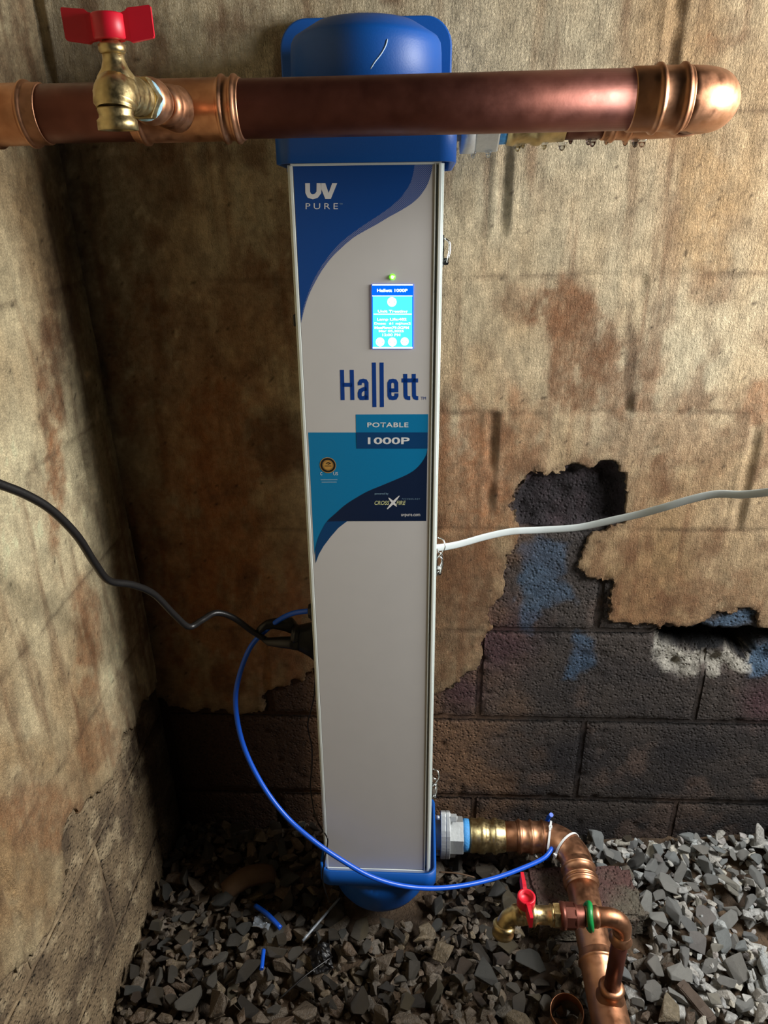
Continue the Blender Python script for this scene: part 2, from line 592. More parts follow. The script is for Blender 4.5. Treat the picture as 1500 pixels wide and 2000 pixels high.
def plaster_sheet(name, parent, axis, ticks_a, ticks_z, bare, stain_shade, seed, a0):
    """thin trowelled coat; axis 'back' lies at y = WALL_Y, 'left' at x = WALL_X"""
    A, Z = np.meshgrid(ticks_a, ticks_z, indexing='ij')
    base = WALL_Y if axis == 'back' else WALL_X

    def to3(a, z, d):
        return np.stack([a, np.full_like(a, base) - d, z], -1) if axis == 'back' else np.stack([np.full_like(a, base) + d, a, z], -1)
    P = to3(A, Z, np.zeros_like(A))
    uv = project(P)
    u, v = uv[..., 0], uv[..., 1]
    if axis == 'left':
        far = A < 0.42
        u = np.where(far, -300 - 900 * (0.42 - A), u)
        v = np.where(far, 1200 - 1000 * (Z - 0.6), v)
    s = poly_sdf(u, v, bare)
    s = s + 26 * (fbm(A * 55, Z * 55, 4, seed) - 0.5) + 9 * (fbm(A * 230, Z * 230, 2, seed + 4) - 0.5)
    if axis == 'left':
        s = np.where(A < 0.42, (Z - 0.16 - 0.1 * fbm(A * 8, Z * 8, 3)) * 900, s)
    ga, gz = np.gradient(s, ticks_a, ticks_z)
    g2 = ga ** 2 + gz ** 2 + 1e-6
    F = lattice(len(ticks_a), len(ticks_z))
    sf = s.ravel()
    keep = (sf[F] > 0).any(1)
    F = F[keep]
    inside = sf < 0
    da = np.clip(-s * ga / g2, -0.006, 0.006)
    dz = np.clip(-s * gz / g2, -0.006, 0.006)
    A2 = np.where(s < 0, A + da, A)
    Z2 = np.where(s < 0, Z + dz, Z)
    # relief
    jz, ja = block_grooves(A, Z, a0, 0)
    wn = fbm(A * 9, Z * 9, 3, seed + 2)
    depth = 0.0062 + 0.0016 * (fbm(A * 30, Z * 16, 4, seed + 1) - 0.5) + 0.006 * (fbm(A * 5, Z * 5, 3, seed + 8) - 0.5)
    depth += 0.0012 * (fbm(A * 160, Z * 60, 3, seed + 3) - 0.5)
    depth -= 0.0045 * np.exp(-(ja / 0.0075) ** 2) * smooth01((wn - 0.38) * 5)
    depth += 0.0020 * np.exp(-((ja - 0.013) / 0.004) ** 2) * smooth01((wn - 0.38) * 5)
    depth -= 0.0022 * np.exp(-(jz / 0.0035) ** 2) * smooth01((fbm(A * 12, Z * 3, 3, seed + 6) - 0.40) * 6)
    depth *= np.where(s < 4, 0.8, 1.0)
    P = to3(A2, Z2, depth).reshape(-1, 3)
    # colour
    big = fbm(A * 6, Z * 3.0, 5, seed + 5)
    pale = PALE if axis == 'back' else lin((236, 220, 178))
    col = mix(pale, TAN, np.clip((big - 0.42) * 2.6, 0, 0.8))
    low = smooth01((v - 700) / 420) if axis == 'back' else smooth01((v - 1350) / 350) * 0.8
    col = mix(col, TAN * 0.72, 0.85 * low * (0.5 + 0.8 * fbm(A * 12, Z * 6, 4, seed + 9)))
    streak = fbm(A * 55, Z * 5.0, 4, seed + 10)
    col = mix(col, BROWN, np.clip((streak - 0.56) * 2.6, 0, 0.55))
    col = stain_and_shade(col, u, v, stain_shade, seed)
    col = mix(col, DARKB, 0.5 * np.exp(-(jz / 0.004) ** 2) * smooth01((fbm(A * 14, Z * 4, 3, seed + 12) - 0.42) * 6))
    fine = fbm(A * 75, Z * 48, 5, seed + 15)
    col = col * np.clip(0.62 + 0.76 * fine, 0.5, 1.25)[..., None]
    blot = fbm(A * 26, Z * 20, 5, seed + 13)
    col = mix(col, BROWN * 0.8, np.clip((blot - 0.57) * 3.6, 0, 0.65) * (np.where((u > 860), 0.25 + 0.75 * smooth01((v - 520) / 300), 1.0) if axis == 'back' else 0.6))
    spk = vnoise(A * 210 + 3, Z * 210)
    col = mix(col, DARKB * 0.35, np.where(spk > 0.965, 0.7, 0.0))
    col = mix(col, DARKB, 0.35 * smooth01(1 - s / 14.0))
    tint = np.clip(col, 0, 0.9).reshape(-1, 3)
    # compact
    used = np.unique(F)
    remap = -np.ones(len(P), int)
    remap[used] = np.arange(len(used))
    F = remap[F]
    P, tint = P[used], tint[used]
    # broken edge: extrude the open boundary back to the blocks
    E = np.concatenate([F[:, [0, 1]], F[:, [1, 2]], F[:, [2, 3]], F[:, [3, 0]]])
    key = np.sort(E, 1)
    kk = key[:, 0].astype(np.int64) * 10 ** 7 + key[:, 1]
    un, idx, cnt = np.unique(kk, return_index=True, return_counts=True)
    be = E[idx[cnt == 1]]
    bv = np.unique(be)
    m2 = -np.ones(len(P), int)
    m2[bv] = len(P) + np.arange(len(bv))
    B = P[bv].copy()
    if axis == 'back':
        B[:, 1] = WALL_Y + 0.004
    else:
        B[:, 0] = WALL_X - 0.004
    P = np.vstack([P, B])
    tint = np.vstack([tint, tint[bv] * 0.75])
    F = np.vstack([F, np.stack([be[:, 1], be[:, 0], m2[be[:, 0]], m2[be[:, 1]]], 1)])
    return grid_mesh(name, P, tint, F, 'plaster', parent)


def back_recess(u, v, x, z):
    n = 16 * (fbm(x * 60, z * 60, 4, 3.3) - 0.5)
    a = smooth01(-(poly_sdf(u, v, HOLE_A) + n) / 16) * (0.012 + 0.014 * fbm(x * 40, z * 40, 3, 8.8))
    b = smooth01(-(poly_sdf(u, v, HOLE_B) + n) / 14) * 0.075
    r = smooth01(-(poly_sdf(u, v, RUBBLE) + 1.6 * n) / 14) * (0.004 + 0.022 * fbm(x * 70, z * 70, 4, 5.5))
    return np.maximum(np.maximum(a, b), r)


def back_bare_colour(u, v, x, z):
    dark = lin((60, 53, 49))
    brown = lin((122, 92, 68))
    black = lin((36, 33, 35))
    n = fbm(x * 16, z * 16, 5, 1.1)
    n2 = fbm(x * 7, z * 7, 4, 2.7)
    col = mix(dark, black, smooth01((n2 - 0.38) * 3.0))
    east = smooth01((u - 850 + 220 * (n - 0.5)) / 200)
    col = mix(brown, col, np.clip(east, 0, 1))
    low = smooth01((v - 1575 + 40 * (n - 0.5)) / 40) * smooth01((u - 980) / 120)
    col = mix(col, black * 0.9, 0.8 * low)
    col = mix(col, lin((98, 80, 70)), np.clip((n - 0.56) * 3, 0, 0.5))
    west = smooth01((640 - u) / 60)
    col = mix(col, lin((66, 46, 34)), west)
    purple = np.exp(-(((u - 980) / 60) ** 2 + ((v - 1250) / 60) ** 2)) + np.exp(-(((u - 1490) / 40) ** 2 + ((v - 1370) / 40) ** 2)) + 0.8 * np.exp(-(((u - 900) / 40) ** 2 + ((v - 1350) / 40) ** 2))
    col = mix(col, lin((70, 44, 50)), np.clip(purple * (0.4 + n), 0, 0.8))
    edge = 30 * (fbm(x * 50, z * 50, 4, 6.1) - 0.5)
    for poly, k in BLUE_PAINT:
        s = poly_sdf(u, v, poly) + edge
        col = mix(col, mix(lin((34, 68, 102)), lin((76, 98, 116)), n), 0.85 * k * smooth01(-s / 14 + 0.4) * np.clip(0.2 + 1.4 * n, 0, 1))
    s = poly_sdf(u, v, RUBBLE) + edge
    col = mix(col, mix(lin((96, 92, 86)), lin((176, 172, 160)), n), 0.9 * smooth01(-s / 10) * smooth01((poly_sdf(u, v, HOLE_B) + edge * 0.6 + 6) / 10) * (u < 1470))
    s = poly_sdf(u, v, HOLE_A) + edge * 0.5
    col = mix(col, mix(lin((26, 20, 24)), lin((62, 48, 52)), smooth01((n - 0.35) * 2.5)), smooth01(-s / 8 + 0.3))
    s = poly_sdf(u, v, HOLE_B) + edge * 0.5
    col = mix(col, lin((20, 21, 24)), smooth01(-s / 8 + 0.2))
    return col


# --- back wall: mortar bed, exposed blocks, plaster coat
def back_points(ax, az, extra, chipped=0.0):
    A, Z = np.meshgrid(ax, az, indexing='ij')
    uv = project(np.stack([A, np.full_like(A, WALL_Y), Z], -1))
    u, v = uv[..., 0], uv[..., 1]
    rec = back_recess(u, v, A, Z)
    y = WALL_Y + extra + rec
    return A, Z, u, v, y


ax = span([(WALL_X - 0.02, 0.95, 0.008), (0.95, 2.0, 0.05)])
az = span([(-0.12, 0.80, 0.008), (0.80, 2.3, 0.06)])
A, Z, u, v, y = back_points(ax, az, 0.0062)
c = back_bare_colour(u, v, A, Z) * 0.8
wall_back = grid_mesh('wall_back', np.stack([A, y + 0.002 * (fbm(A * 80, Z * 80, 3) - 0.5), Z], -1).reshape(-1, 3), c.reshape(-1, 3), lattice(len(ax), len(az)), 'mortar')
tag(wall_back, 'stained block back wall with a worn plaster coat', kind='structure')


def exposed_block(x0, x1, z0, z1, parent):
    j = 0.005
    x0, x1, z0, z1 = x0 + j, x1 - j, z0 + j, z1 - j
    x0, x1 = max(x0, WALL_X), min(x1, 1.9)
    ax = np.linspace(x0, x1, max(8, int((x1 - x0) / 0.0055)))
    az = np.linspace(z0, z1, max(6, int((z1 - z0) / 0.0055)))
    A, Z, u, v, y = back_points(ax, az, 0.0)
    edge = np.minimum(np.minimum(A - x0, x1 - A), np.minimum(Z - z0, z1 - Z))
    y = y + 0.004 * np.exp(-edge / 0.003) + 0.0032 * (fbm(A * 110, Z * 110, 3, 4.0) - 0.5) + 0.003 * np.clip(fbm(A * 45, Z * 45, 4, 9.0) - 0.62, 0, 1) * 6
    c = back_bare_colour(u, v, A, Z)
    P = np.stack([A, y, Z], -1).reshape(-1, 3)
    F = lattice(len(ax), len(az))
    n = len(P)
    ny = len(az)
    ring = np.concatenate([np.arange(0, ny), np.arange(1, len(ax)) * ny + ny - 1, (len(ax) - 1) * ny + np.arange(ny - 2, -1, -1), np.arange(len(ax) - 2, 0, -1) * ny])
    B = P[ring].copy()
    B[:, 1] = np.maximum(B[:, 1] + 0.004, WALL_Y + 0.012)
    k = n + np.arange(len(ring))
    F = np.vstack([F, np.stack([ring, k, np.roll(k, -1), np.roll(ring, -1)], 1)])
    grid_mesh('concrete_block', np.vstack([P, B]), np.vstack([c.reshape(-1, 3), c.reshape(-1, 3)[ring] * 0.9]), F, 'block', parent)


for row in range(-1, 4):
    zb = ROW0 + row * BLOCK
    shift = COLUMN0 + (BLOCK if row % 2 == 0 else 0.0)
    for k in range(-3, 5):
        xa = shift + k * 2 * BLOCK
        xb = xa + 2 * BLOCK
        if xb < WALL_X + 0.03 or xa > 1.85:
            continue
        if row == 2 and not (-0.1 < (xa + xb) / 2 < 0.95):
            continue
        if row == 3 and not (0.15 < (xa + xb) / 2 < 0.75):
            continue
        exposed_block(xa, xb, zb, zb + BLOCK, wall_back)

plaster_sheet('plaster_coat', wall_back, 'back', span([(WALL_X - 0.004, 0.90, 0.0042), (0.90, 2.0, 0.04)]), span([(0.02, 1.72, 0.0042), (1.72, 2.3, 0.05)]), BARE_BACK, BACK_STAINS_SHADE, 21.0, COLUMN0)

# --- left wall
LEFT_A0 = 0.985


def left_colour(u, v, a, z):
    n = fbm(a * 18, z * 18, 5, 3.1)
    n2 = fbm(a * 40, z * 40, 4, 7.1)
    col = mix(lin((142, 122, 94)), lin((96, 80, 62)), smooth01((n - 0.35) * 2.5))
    col = mix(col, lin((190, 170, 136)), np.clip((n2 - 0.56) * 4, 0, 0.7))
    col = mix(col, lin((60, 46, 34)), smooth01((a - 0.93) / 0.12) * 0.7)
    return col


ay = span([(-1.2, 0.36, 0.06), (0.36, WALL_Y + 0.01, 0.008)])
az = span([(-0.12, 0.6, 0.008), (0.6, 2.3, 0.08)])
A, Z = np.meshgrid(ay, az, indexing='ij')
uv = project(np.stack([np.full_like(A, WALL_X), A, Z], -1))
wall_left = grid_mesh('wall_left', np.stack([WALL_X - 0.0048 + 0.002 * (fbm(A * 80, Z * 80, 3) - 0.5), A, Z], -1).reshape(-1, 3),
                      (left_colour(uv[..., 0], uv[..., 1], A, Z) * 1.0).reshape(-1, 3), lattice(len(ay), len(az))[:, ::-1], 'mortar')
tag(wall_left, 'sunlit block left wall with a peeling plaster coat', kind='structure')


def left_block(y0, y1, z0, z1):
    j = 0.0045
    y0, y1, z0, z1 = max(y0 + j, -1.2), min(y1 - j, WALL_Y - 0.002), z0 + j, z1 - j
    if y1 - y0 < 0.02:
        return
    ay = np.linspace(y0, y1, max(6, int((y1 - y0) / 0.006)))
    az = np.linspace(z0, z1, max(6, int((z1 - z0) / 0.006)))
    A, Z = np.meshgrid(ay, az, indexing='ij')
    edge = np.minimum(np.minimum(A - y0, y1 - A), np.minimum(Z - z0, z1 - Z))
    x = WALL_X - 0.004 * np.exp(-edge / 0.003) + 0.003 * (fbm(A * 90, Z * 90, 3, 4.0) - 0.5) - 0.012 * np.clip(fbm(A * 40, Z * 40, 4, 9.0) - 0.62, 0, 1)
    uv = project(np.stack([x, A, Z], -1))
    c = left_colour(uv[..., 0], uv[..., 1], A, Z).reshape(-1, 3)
    P = np.stack([x, A, Z], -1).reshape(-1, 3)
    F = lattice(len(ay), len(az))[:, ::-1]
    n, ny = len(P), len(az)
    ring = np.concatenate([np.arange(0, ny), np.arange(1, len(ay)) * ny + ny - 1, (len(ay) - 1) * ny + np.arange(ny - 2, -1, -1), np.arange(len(ay) - 2, 0, -1) * ny])
    B = P[ring].copy()
    B[:, 0] = WALL_X - 0.012
    k = n + np.arange(len(ring))
    F = np.vstack([F, np.stack([np.roll(ring, -1), np.roll(k, -1), k, ring], 1)])
    grid_mesh('concrete_block', np.vstack([P, B]), np.vstack([c, c[ring] * 0.9]), F, 'block', wall_left)


for row in range(-1, 2):
    zb = ROW0 + row * BLOCK
    shift = LEFT_A0 + (BLOCK if row % 2 == 0 else 0.0)
    for k in range(-6, 2):
        left_block(shift + k * 2 * BLOCK, shift + (k + 1) * 2 * BLOCK, zb, zb + BLOCK)
plaster_sheet('plaster_coat', wall_left, 'left', span([(-1.2, 0.36, 0.05), (0.36, WALL_Y - 0.004, 0.0042)]), span([(0.02, 1.6, 0.0042), (1.6, 2.3, 0.05)]), BARE_LEFT, LEFT_STAINS_SHADE, 57.0, LEFT_A0)


# ------------------------------------------------------------------ floor of dirt and crushed stone
def ground(x, y):
    h = 0.022 * (fbm(x * 5 + 3, y * 5 + 9, 3, 2.0) - 0.5)
    h = h + 0.02 * smooth01((x - 0.45) / 0.3) * smooth01((y - 0.9) / 0.15)
    return h - 0.024


ax = span([(WALL_X - 0.02, 1.0, 0.01), (1.0, 2.0, 0.05)])
ay = span([(-1.2, 0.3, 0.05), (0.3, WALL_Y + 0.02, 0.01)])
A, Bq = np.meshgrid(ax, ay, indexing='ij')
Zg = ground(A, Bq) + 0.012 * (fbm(A * 30, Bq * 30, 4, 1.0) - 0.5)
n = fbm(A * 14, Bq * 14, 5, 4.4)
c = mix(lin((50, 41, 33)), lin((92, 75, 58)), smooth01((n - 0.3) * 2.2))
floor = grid_mesh('floor', np.stack([A, Bq, Zg], -1).reshape(-1, 3), c.reshape(-1, 3), lattice(len(ax), len(ay)), 'dirt')
tag(floor, 'brown dirt ground under the crushed stone', kind='structure')


def stone_proto(i):
    r = np.random.default_rng(100 + i)
    k = r.integers(9, 15)
    p = r.normal(size=(k, 3))
    p /= np.linalg.norm(p, axis=1)[:, None]
    p *= np.array([1.0, r.uniform(0.5, 0.9), r.uniform(0.3, 0.62)])
    bm = bmesh.new()
    for q in p:
        bm.verts.new(q)
    bmesh.ops.convex_hull(bm, input=bm.verts)
    loose = [w for w in bm.verts if not w.link_faces]
    bmesh.ops.delete(bm, geom=loose, context='VERTS')
    bmesh.ops.bevel(bm, geom=list(bm.edges), offset=0.035, segments=1, affect='EDGES')
    bmesh.ops.triangulate(bm, faces=bm.faces)
    me = bpy.data.meshes.new('gravel_stone')
    bm.to_mesh(me)
    bm.free()
    V = np.array([w.co[:] for w in me.vertices])
    T = np.array([f.vertices[:] for f in me.polygons])
    bpy.data.meshes.remove(me)
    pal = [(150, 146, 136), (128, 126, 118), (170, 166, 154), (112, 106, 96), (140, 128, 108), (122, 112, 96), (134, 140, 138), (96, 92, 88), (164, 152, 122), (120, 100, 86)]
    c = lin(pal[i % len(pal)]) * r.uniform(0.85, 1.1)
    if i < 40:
        c = mix(c, lin((92, 82, 68)), 0.5) * 0.55  # dirt colour, darkened further to paint in the dim side
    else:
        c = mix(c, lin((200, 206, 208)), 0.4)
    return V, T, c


PROTO = [stone_proto(i) for i in range(80)]     # first forty: dirt plus painted dimness; the rest paled to look better lit
KEEP_OUT = [(0.185, 0.405, 0.845, 0.985), (-0.15, 0.015, 0.87, 1.03)]     # ground taken by the support block and the cabinet foot


def scatter_stones():
    cell = 0.006
    x0, y0 = WALL_X, 0.28
    W, H = int((1.45 - x0) / cell), int((WALL_Y - y0) / cell)
    gx, gy = np.meshgrid(x0 + (np.arange(W) + 0.5) * cell, y0 + (np.arange(H) + 0.5) * cell, indexing='ij')
    hm = ground(gx, gy)
    hm0 = hm.copy()
    out = []
    r = np.random.default_rng(5)
    N = 13800
    for k in range(N):
        big = N * 0.3 < k < N * 0.9
        s = r.uniform(0.006, 0.011) if not big else float(np.clip(r.lognormal(math.log(0.0148), 0.42), 0.008, 0.030))
        x = r.uniform(x0 + s * 0.7, 1.42)
        yy = r.uniform(y0 + 0.03, WALL_Y - s * 0.8)
        if any(ax0 < x < ax1 and ay0 < yy < ay1 for ax0, ax1, ay0, ay1 in KEEP_OUT):
            continue
        i0, i1 = max(0, int((x - s - x0) / cell)), min(W, int((x + s - x0) / cell) + 1)
        j0, j1 = max(0, int((yy - s - y0) / cell)), min(H, int((yy + s - y0) / cell) + 1)
        sub = hm[i0:i1, j0:j1]
        dd = (gx[i0:i1, j0:j1] - x) ** 2 + (gy[i0:i1, j0:j1] - yy) ** 2
        msk = dd < (0.75 * s) ** 2
        if not msk.any():
            continue
        base = np.percentile(sub[msk], 55)
        if base > hm0[min(W - 1, int((x - x0) / cell)), min(H - 1, int((yy - y0) / cell))] + 0.034:
            continue
        p = int(r.integers(40)) + (40 if r.random() < smooth01((x - 0.22 + 0.25 * (yy - 0.8)) / 0.30) else 0)  # dimmed set on the left, paled set towards the lit right
        flat = PROTO[p][0][:, 2].ptp() / 2 if hasattr(PROTO[p][0], 'ptp') else np.ptp(PROTO[p][0][:, 2]) / 2
        z = base + s * flat * 0.55
        tilt = r.normal(0, 0.5, 2)
        out.append((x, yy, z, s, p, r.uniform(0, 2 * math.pi), tilt[0], tilt[1]))
        top = z + s * flat * 0.9 * np.sqrt(np.clip(1 - dd / s ** 2, 0, 1))
        hm[i0:i1, j0:j1] = np.where(dd < s * s, np.maximum(sub, top), sub)
    return out, hm, (x0, y0, cell)


STONES, HEIGHT, HGRID = scatter_stones()


def pile_z(x, y):
    i = int(np.clip((x - HGRID[0]) / HGRID[2], 0, HEIGHT.shape[0] - 1))
    j = int(np.clip((y - HGRID[1]) / HGRID[2], 0, HEIGHT.shape[1] - 1))
    return float(HEIGHT[i, j])


def stone_matrix(st):
    x, y, z, s, p, a, t0, t1 = st
    return Matrix.Translation((x, y, z)) @ Matrix.Rotation(a, 4, 'Z') @ Matrix.Rotation(t0, 4, 'X') @ Matrix.Rotation(t1, 4, 'Y') @ Matrix.Diagonal((s, s, s, 1))


pts = np.array([st[:3] for st in STONES])
suv = project(pts)
dist = np.linalg.norm(pts - CAM, axis=1)
size = np.array([st[3] for st in STONES]) / dist
exposed = np.array([st[2] + st[3] * 0.35 - pile_z(st[0], st[1]) for st in STONES])
inside = (suv[:, 0] > 20) & (suv[:, 0] < 1480) & (suv[:, 1] > 1560) & (suv[:, 1] < 1980)
score = np.where(inside & (exposed > -0.003), size, 0)
single = set(np.argsort(-score)[:300].tolist())

proto_mesh = {}
V_all, T_all, C_all, off = [], [], [], 0
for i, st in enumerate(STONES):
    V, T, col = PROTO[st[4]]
    dirt_shade = np.clip(0.75 - 0.9 * (st[0] + 0.1), 0.0, 0.8) * 0.5  # brown dust and painted dimness, both growing to the left
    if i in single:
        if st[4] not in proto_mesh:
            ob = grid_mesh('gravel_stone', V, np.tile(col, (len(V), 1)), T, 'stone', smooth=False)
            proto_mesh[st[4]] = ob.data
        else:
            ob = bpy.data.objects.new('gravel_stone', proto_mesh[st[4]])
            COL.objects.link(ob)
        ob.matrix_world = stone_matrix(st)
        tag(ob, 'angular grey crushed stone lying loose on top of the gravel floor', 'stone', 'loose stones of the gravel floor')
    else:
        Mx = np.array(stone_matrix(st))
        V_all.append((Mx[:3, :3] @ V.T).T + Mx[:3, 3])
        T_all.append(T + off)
        C_all.append(np.tile(mix(col, lin((104, 84, 62)), dirt_shade), (len(V), 1)))
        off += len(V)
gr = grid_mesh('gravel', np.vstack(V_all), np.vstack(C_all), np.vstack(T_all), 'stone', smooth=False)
tag(gr, 'layer of small grey crushed stone covering the dirt floor', 'gravel', kind='stuff')

# ------------------------------------------------------------------ the purifier cabinet
TOP_C = np.array([-0.0652, 0.912, CAM_Z + 0.0195])
BOT_C = np.array([-0.0716, 0.860, CAM_Z - 1.0765])
CAB_H = float(np.linalg.norm(TOP_C - BOT_C))
CAB_W = 0.179
CAB_D = 0.150
EZ = (TOP_C - BOT_C) / CAB_H
EX = np.array([1.0, 0.0, 0.0]); EX = EX - EZ * (EX @ EZ); EX /= np.linalg.norm(EX)
EY = np.cross(EZ, EX)
RM = Matrix(((EX[0], EY[0], EZ[0]), (EX[1], EY[1], EZ[1]), (EX[2], EY[2], EZ[2])))
cab = root('water_purifier', BOT_C, 'tall narrow white ultraviolet water purifier with blue end caps and lit screen', 'water purifier', rot=RM)


def U(px, py, ly=0.0):
    """pixel to cabinet coordinates on the plane ly behind the front panel"""
    d = ray(px, py)
    o = CAM - BOT_C
    t = (ly - o @ EY) / (d @ EY)
    p = o + d * t
    return np.array([p @ EX, p @ EY, p @ EZ])


HW = CAB_W / 2
MB().box((-HW + 0.003, 0.006, -0.004), (HW - 0.003, CAB_D, CAB_H)).build('cabinet_body', 'galvanised', cab)
PL, PR = -HW + 0.0058, HW - 0.0102
panel = MB().box((PL, 0.0, 0.0065), (PR, 0.006, CAB_H - 0.002)).build('front_panel', 'white_panel', cab)
MB().box((-HW + 0.003, -0.001, -0.004), (HW - 0.002, 0.006, 0.0052)).build('bottom_lip', 'aluminium', cab, bevel=0.0008)
MB().box((-HW + 0.003, -0.0005, CAB_H - 0.0015), (HW - 0.002, 0.006, CAB_H + 0.001)).build('top_lip', 'aluminium', cab)
MB().box((-HW + 0.0012, -0.0002, 0.004), (-HW + 0.0055, 0.006, CAB_H)).build('corner_trim', 'aluminium', cab, bevel=0.0008)
MB().box((-HW - 0.0012, 0.003, -0.002), (-HW + 0.0008, 0.03, CAB_H)).build('corner_trim', 'aluminium', cab, bevel=0.0006)
MB().box((HW - 0.0098, -0.0010, 0.004), (HW - 0.0078, 0.006, CAB_H)).build('panel_edge', 'aluminium', cab, bevel=0.0006)
MB().box((HW - 0.0052, -0.0022, 0.004), (HW - 0.0012, 0.006, CAB_H)).build('corner_trim', 'aluminium', cab, bevel=0.0008)
MB().box((HW - 0.0012, 0.0015, -0.004), (HW + 0.0012, 0.03, CAB_H)).build('corner_trim', 'aluminium', cab, bevel=0.0006)
MB().box((HW - 0.0005, 0.03, -0.004), (HW + 0.0008, CAB_D, CAB_H)).build('side_panel', 'galvanised', cab)


def rrect(x0, x1, y0, y1, r, n=8):
    out = []
    for cx, cy, a in ((x1 - r, y1 - r, 0), (x0 + r, y1 - r, 90), (x0 + r, y0 + r, 180), (x1 - r, y0 + r, 270)):
        for k in range(n + 1):
            q = math.radians(a + 90 * k / n)
            out.append((cx + r * math.cos(q), cy + r * math.sin(q)))
    return out


def loop(poly, z):
    return [(x, y, z) for x, y in poly]


def cap(flip):
    """tray shaped skirt round the cabinet end"""
    b = MB()
    xl, xr = (U(533, 296, -0.018)[0], U(893, 296, -0.018)[0]) if not flip else (U(622, 1690, -0.018)[0], U(853, 1690, -0.018)[0])
    y0, y1 = -0.018, CAB_D + 0.012
    o = rrect(xl, xr, y0, y1, 0.02)
    i = rrect(xl + 0.004, xr - 0.004, y0 + 0.004, y1 - 0.004, 0.017)
    t = rrect(xl + 0.006, xr - 0.006, y0 + 0.006, y1 - 0.006, 0.02)
    if not flip:
        z0 = U(700, 317, -0.018)[2]
        z1 = z0 + 0.062
        b.rings([loop(t, z1), loop(o, z1 - 0.007), loop(o, z0), loop(i, z0), loop(i, z1 - 0.012)], True, True)
        return b, z0, z1, xl, xr
    z0 = U(738, 1706, -0.018)[2]
    z1 = z0 - 0.038
    b.rings([loop(i, z0 - 0.03), loop(i, z0), loop(o, z0), loop(o, z1 + 0.007), loop(t, z1)], True, True)
    return b, z0, z1, xl, xr


b, z0, z1, xl, xr = cap(False)
top_cap = b.build('top_cap', 'blue_plastic', cab)
DC = (0.5 * (U(572, 120, 0.08)[0] + U(862, 120, 0.08)[0]), 0.072)
DR = 0.5 * (U(862, 120, 0.08)[0] - U(572, 120, 0.08)[0])
zs = U(748, 45, DC[1] - DR)[2]
zt = U(748, 22, DC[1] - DR * 0.72)[2]
MB().lathe((DC[0], DC[1], 0), (0, 0, 1), [(z1 - 0.02, DR + 0.002), (zs - 0.012, DR), (zs - 0.003, DR - 0.001), (zs + 0.002, DR - 0.004), (zt - 0.003, DR * 0.74), (zt, DR * 0.68), (zt + 0.001, DR * 0.3)], 72).build('dome', 'blue_plastic', top_cap)
zp = U(745, 31, CAB_D)[2]
bxl, bxr = U(549, 130, CAB_D)[0], U(882, 130, CAB_D)[0]
r = 0.034
pp = [(bxl, z0), (bxr, z0)] + [(bxr - r + r * math.cos(q), zp - r + r * math.sin(q)) for q in np.linspace(0, math.pi / 2, 10)] + [(bxl + r + r * math.cos(q), zp - r + r * math.sin(q)) for q in np.linspace(math.pi / 2, math.pi, 10)]
MB().prism(pp, CAB_D, CAB_D + 0.007, lambda x, z, y: (x, y, z)).build('back_plate', 'blue_plastic', top_cap, bevel=0.002)
# scratch on the dome
sc = []
for px, py in ((757, 76), (753, 90), (744, 106), (733, 120), (723, 136)):
    p = U(px, py, 0.0)
    o = (CAM - BOT_C); o = np.array([o @ EX, o @ EY, o @ EZ])
    d = p - o
    lo, hi = 0.5, 1.5
    e = o[:2] - np.array(DC)
    A2, B2, C2 = d[:2] @ d[:2], 2 * e @ d[:2], e @ e - (DR + 0.0004) ** 2
    t = (-B2 - math.sqrt(max(B2 * B2 - 4 * A2 * C2, 0))) / (2 * A2)
    sc.append(o + d * t)
MB().tube(smooth_path(sc, 4), [0.0003] + [0.0007] * 15 + [0.0003], 6).build('scratch', 'scratch', top_cap)

b, z0, z1, xl, xr = cap(True)
bottom_cap = b.build('bottom_cap', 'blue_plastic', cab)
BR = 0.088
MB().lathe((0.5 * (xl + xr), 0.078, 0), (0, 0, 1), [(z1 + 0.004, BR + 0.004), (z1 - 0.03, BR + 0.002), (z1 - 0.062, BR - 0.004), (z1 - 0.078, BR - 0.013), (z1 - 0.087, BR - 0.028), (z1 - 0.090, BR - 0.048)], 64).build('dome', 'blue_plastic', bottom_cap)

# latches on the right edge, hinge clip on the left
for py, spring in ((490, False), (1100, True), (1540, True)):
    zc = U(860, py, 0.012)[2]
    b = MB().box((HW + 0.001, 0.006, zc - 0.018), (HW + 0.003, 0.022, zc + 0.018))
    b.box((HW + 0.003, 0.008, zc - 0.016), (HW + 0.008, 0.020, zc - 0.008))
    b.lathe((HW + 0.006, 0.005, zc - 0.013), (0, 1, 0), [(0, 0.003), (0.018, 0.003)], 12)
    latch = b.build('latch', 'steel', cab)
    wire = [(HW + 0.004, 0.006, zc + 0.014), (HW + 0.009, 0.006, zc + 0.010), (HW + 0.010, 0.006, zc), (HW + 0.007, 0.006, zc - 0.013), (HW + 0.007, 0.020, zc - 0.013),
            (HW + 0.010, 0.020, zc), (HW + 0.009, 0.020, zc + 0.010), (HW + 0.004, 0.020, zc + 0.014)]
    MB().tube(smooth_path(wire, 5), 0.0012, 8).build('bail_wire', 'steel', latch)
    if spring:
        w2 = [(HW + 0.003, 0.004, zc + 0.012), (HW + 0.010, 0.004, zc + 0.022), (HW + 0.013, 0.006, zc + 0.030), (HW + 0.010, 0.010, zc + 0.038), (HW + 0.003, 0.012, zc + 0.040)]
        MB().tube(smooth_path(w2, 6), 0.0009, 8).build('spring_wire', 'steel', latch)
za, zb = U(577, 614, 0.01)[2], U(577, 636, 0.01)[2]
MB().box((-HW - 0.0045, 0.004, zb), (-HW + 0.001, 0.02, za)).build('hinge_clip', 'black_plastic', cab, bevel=0.001)


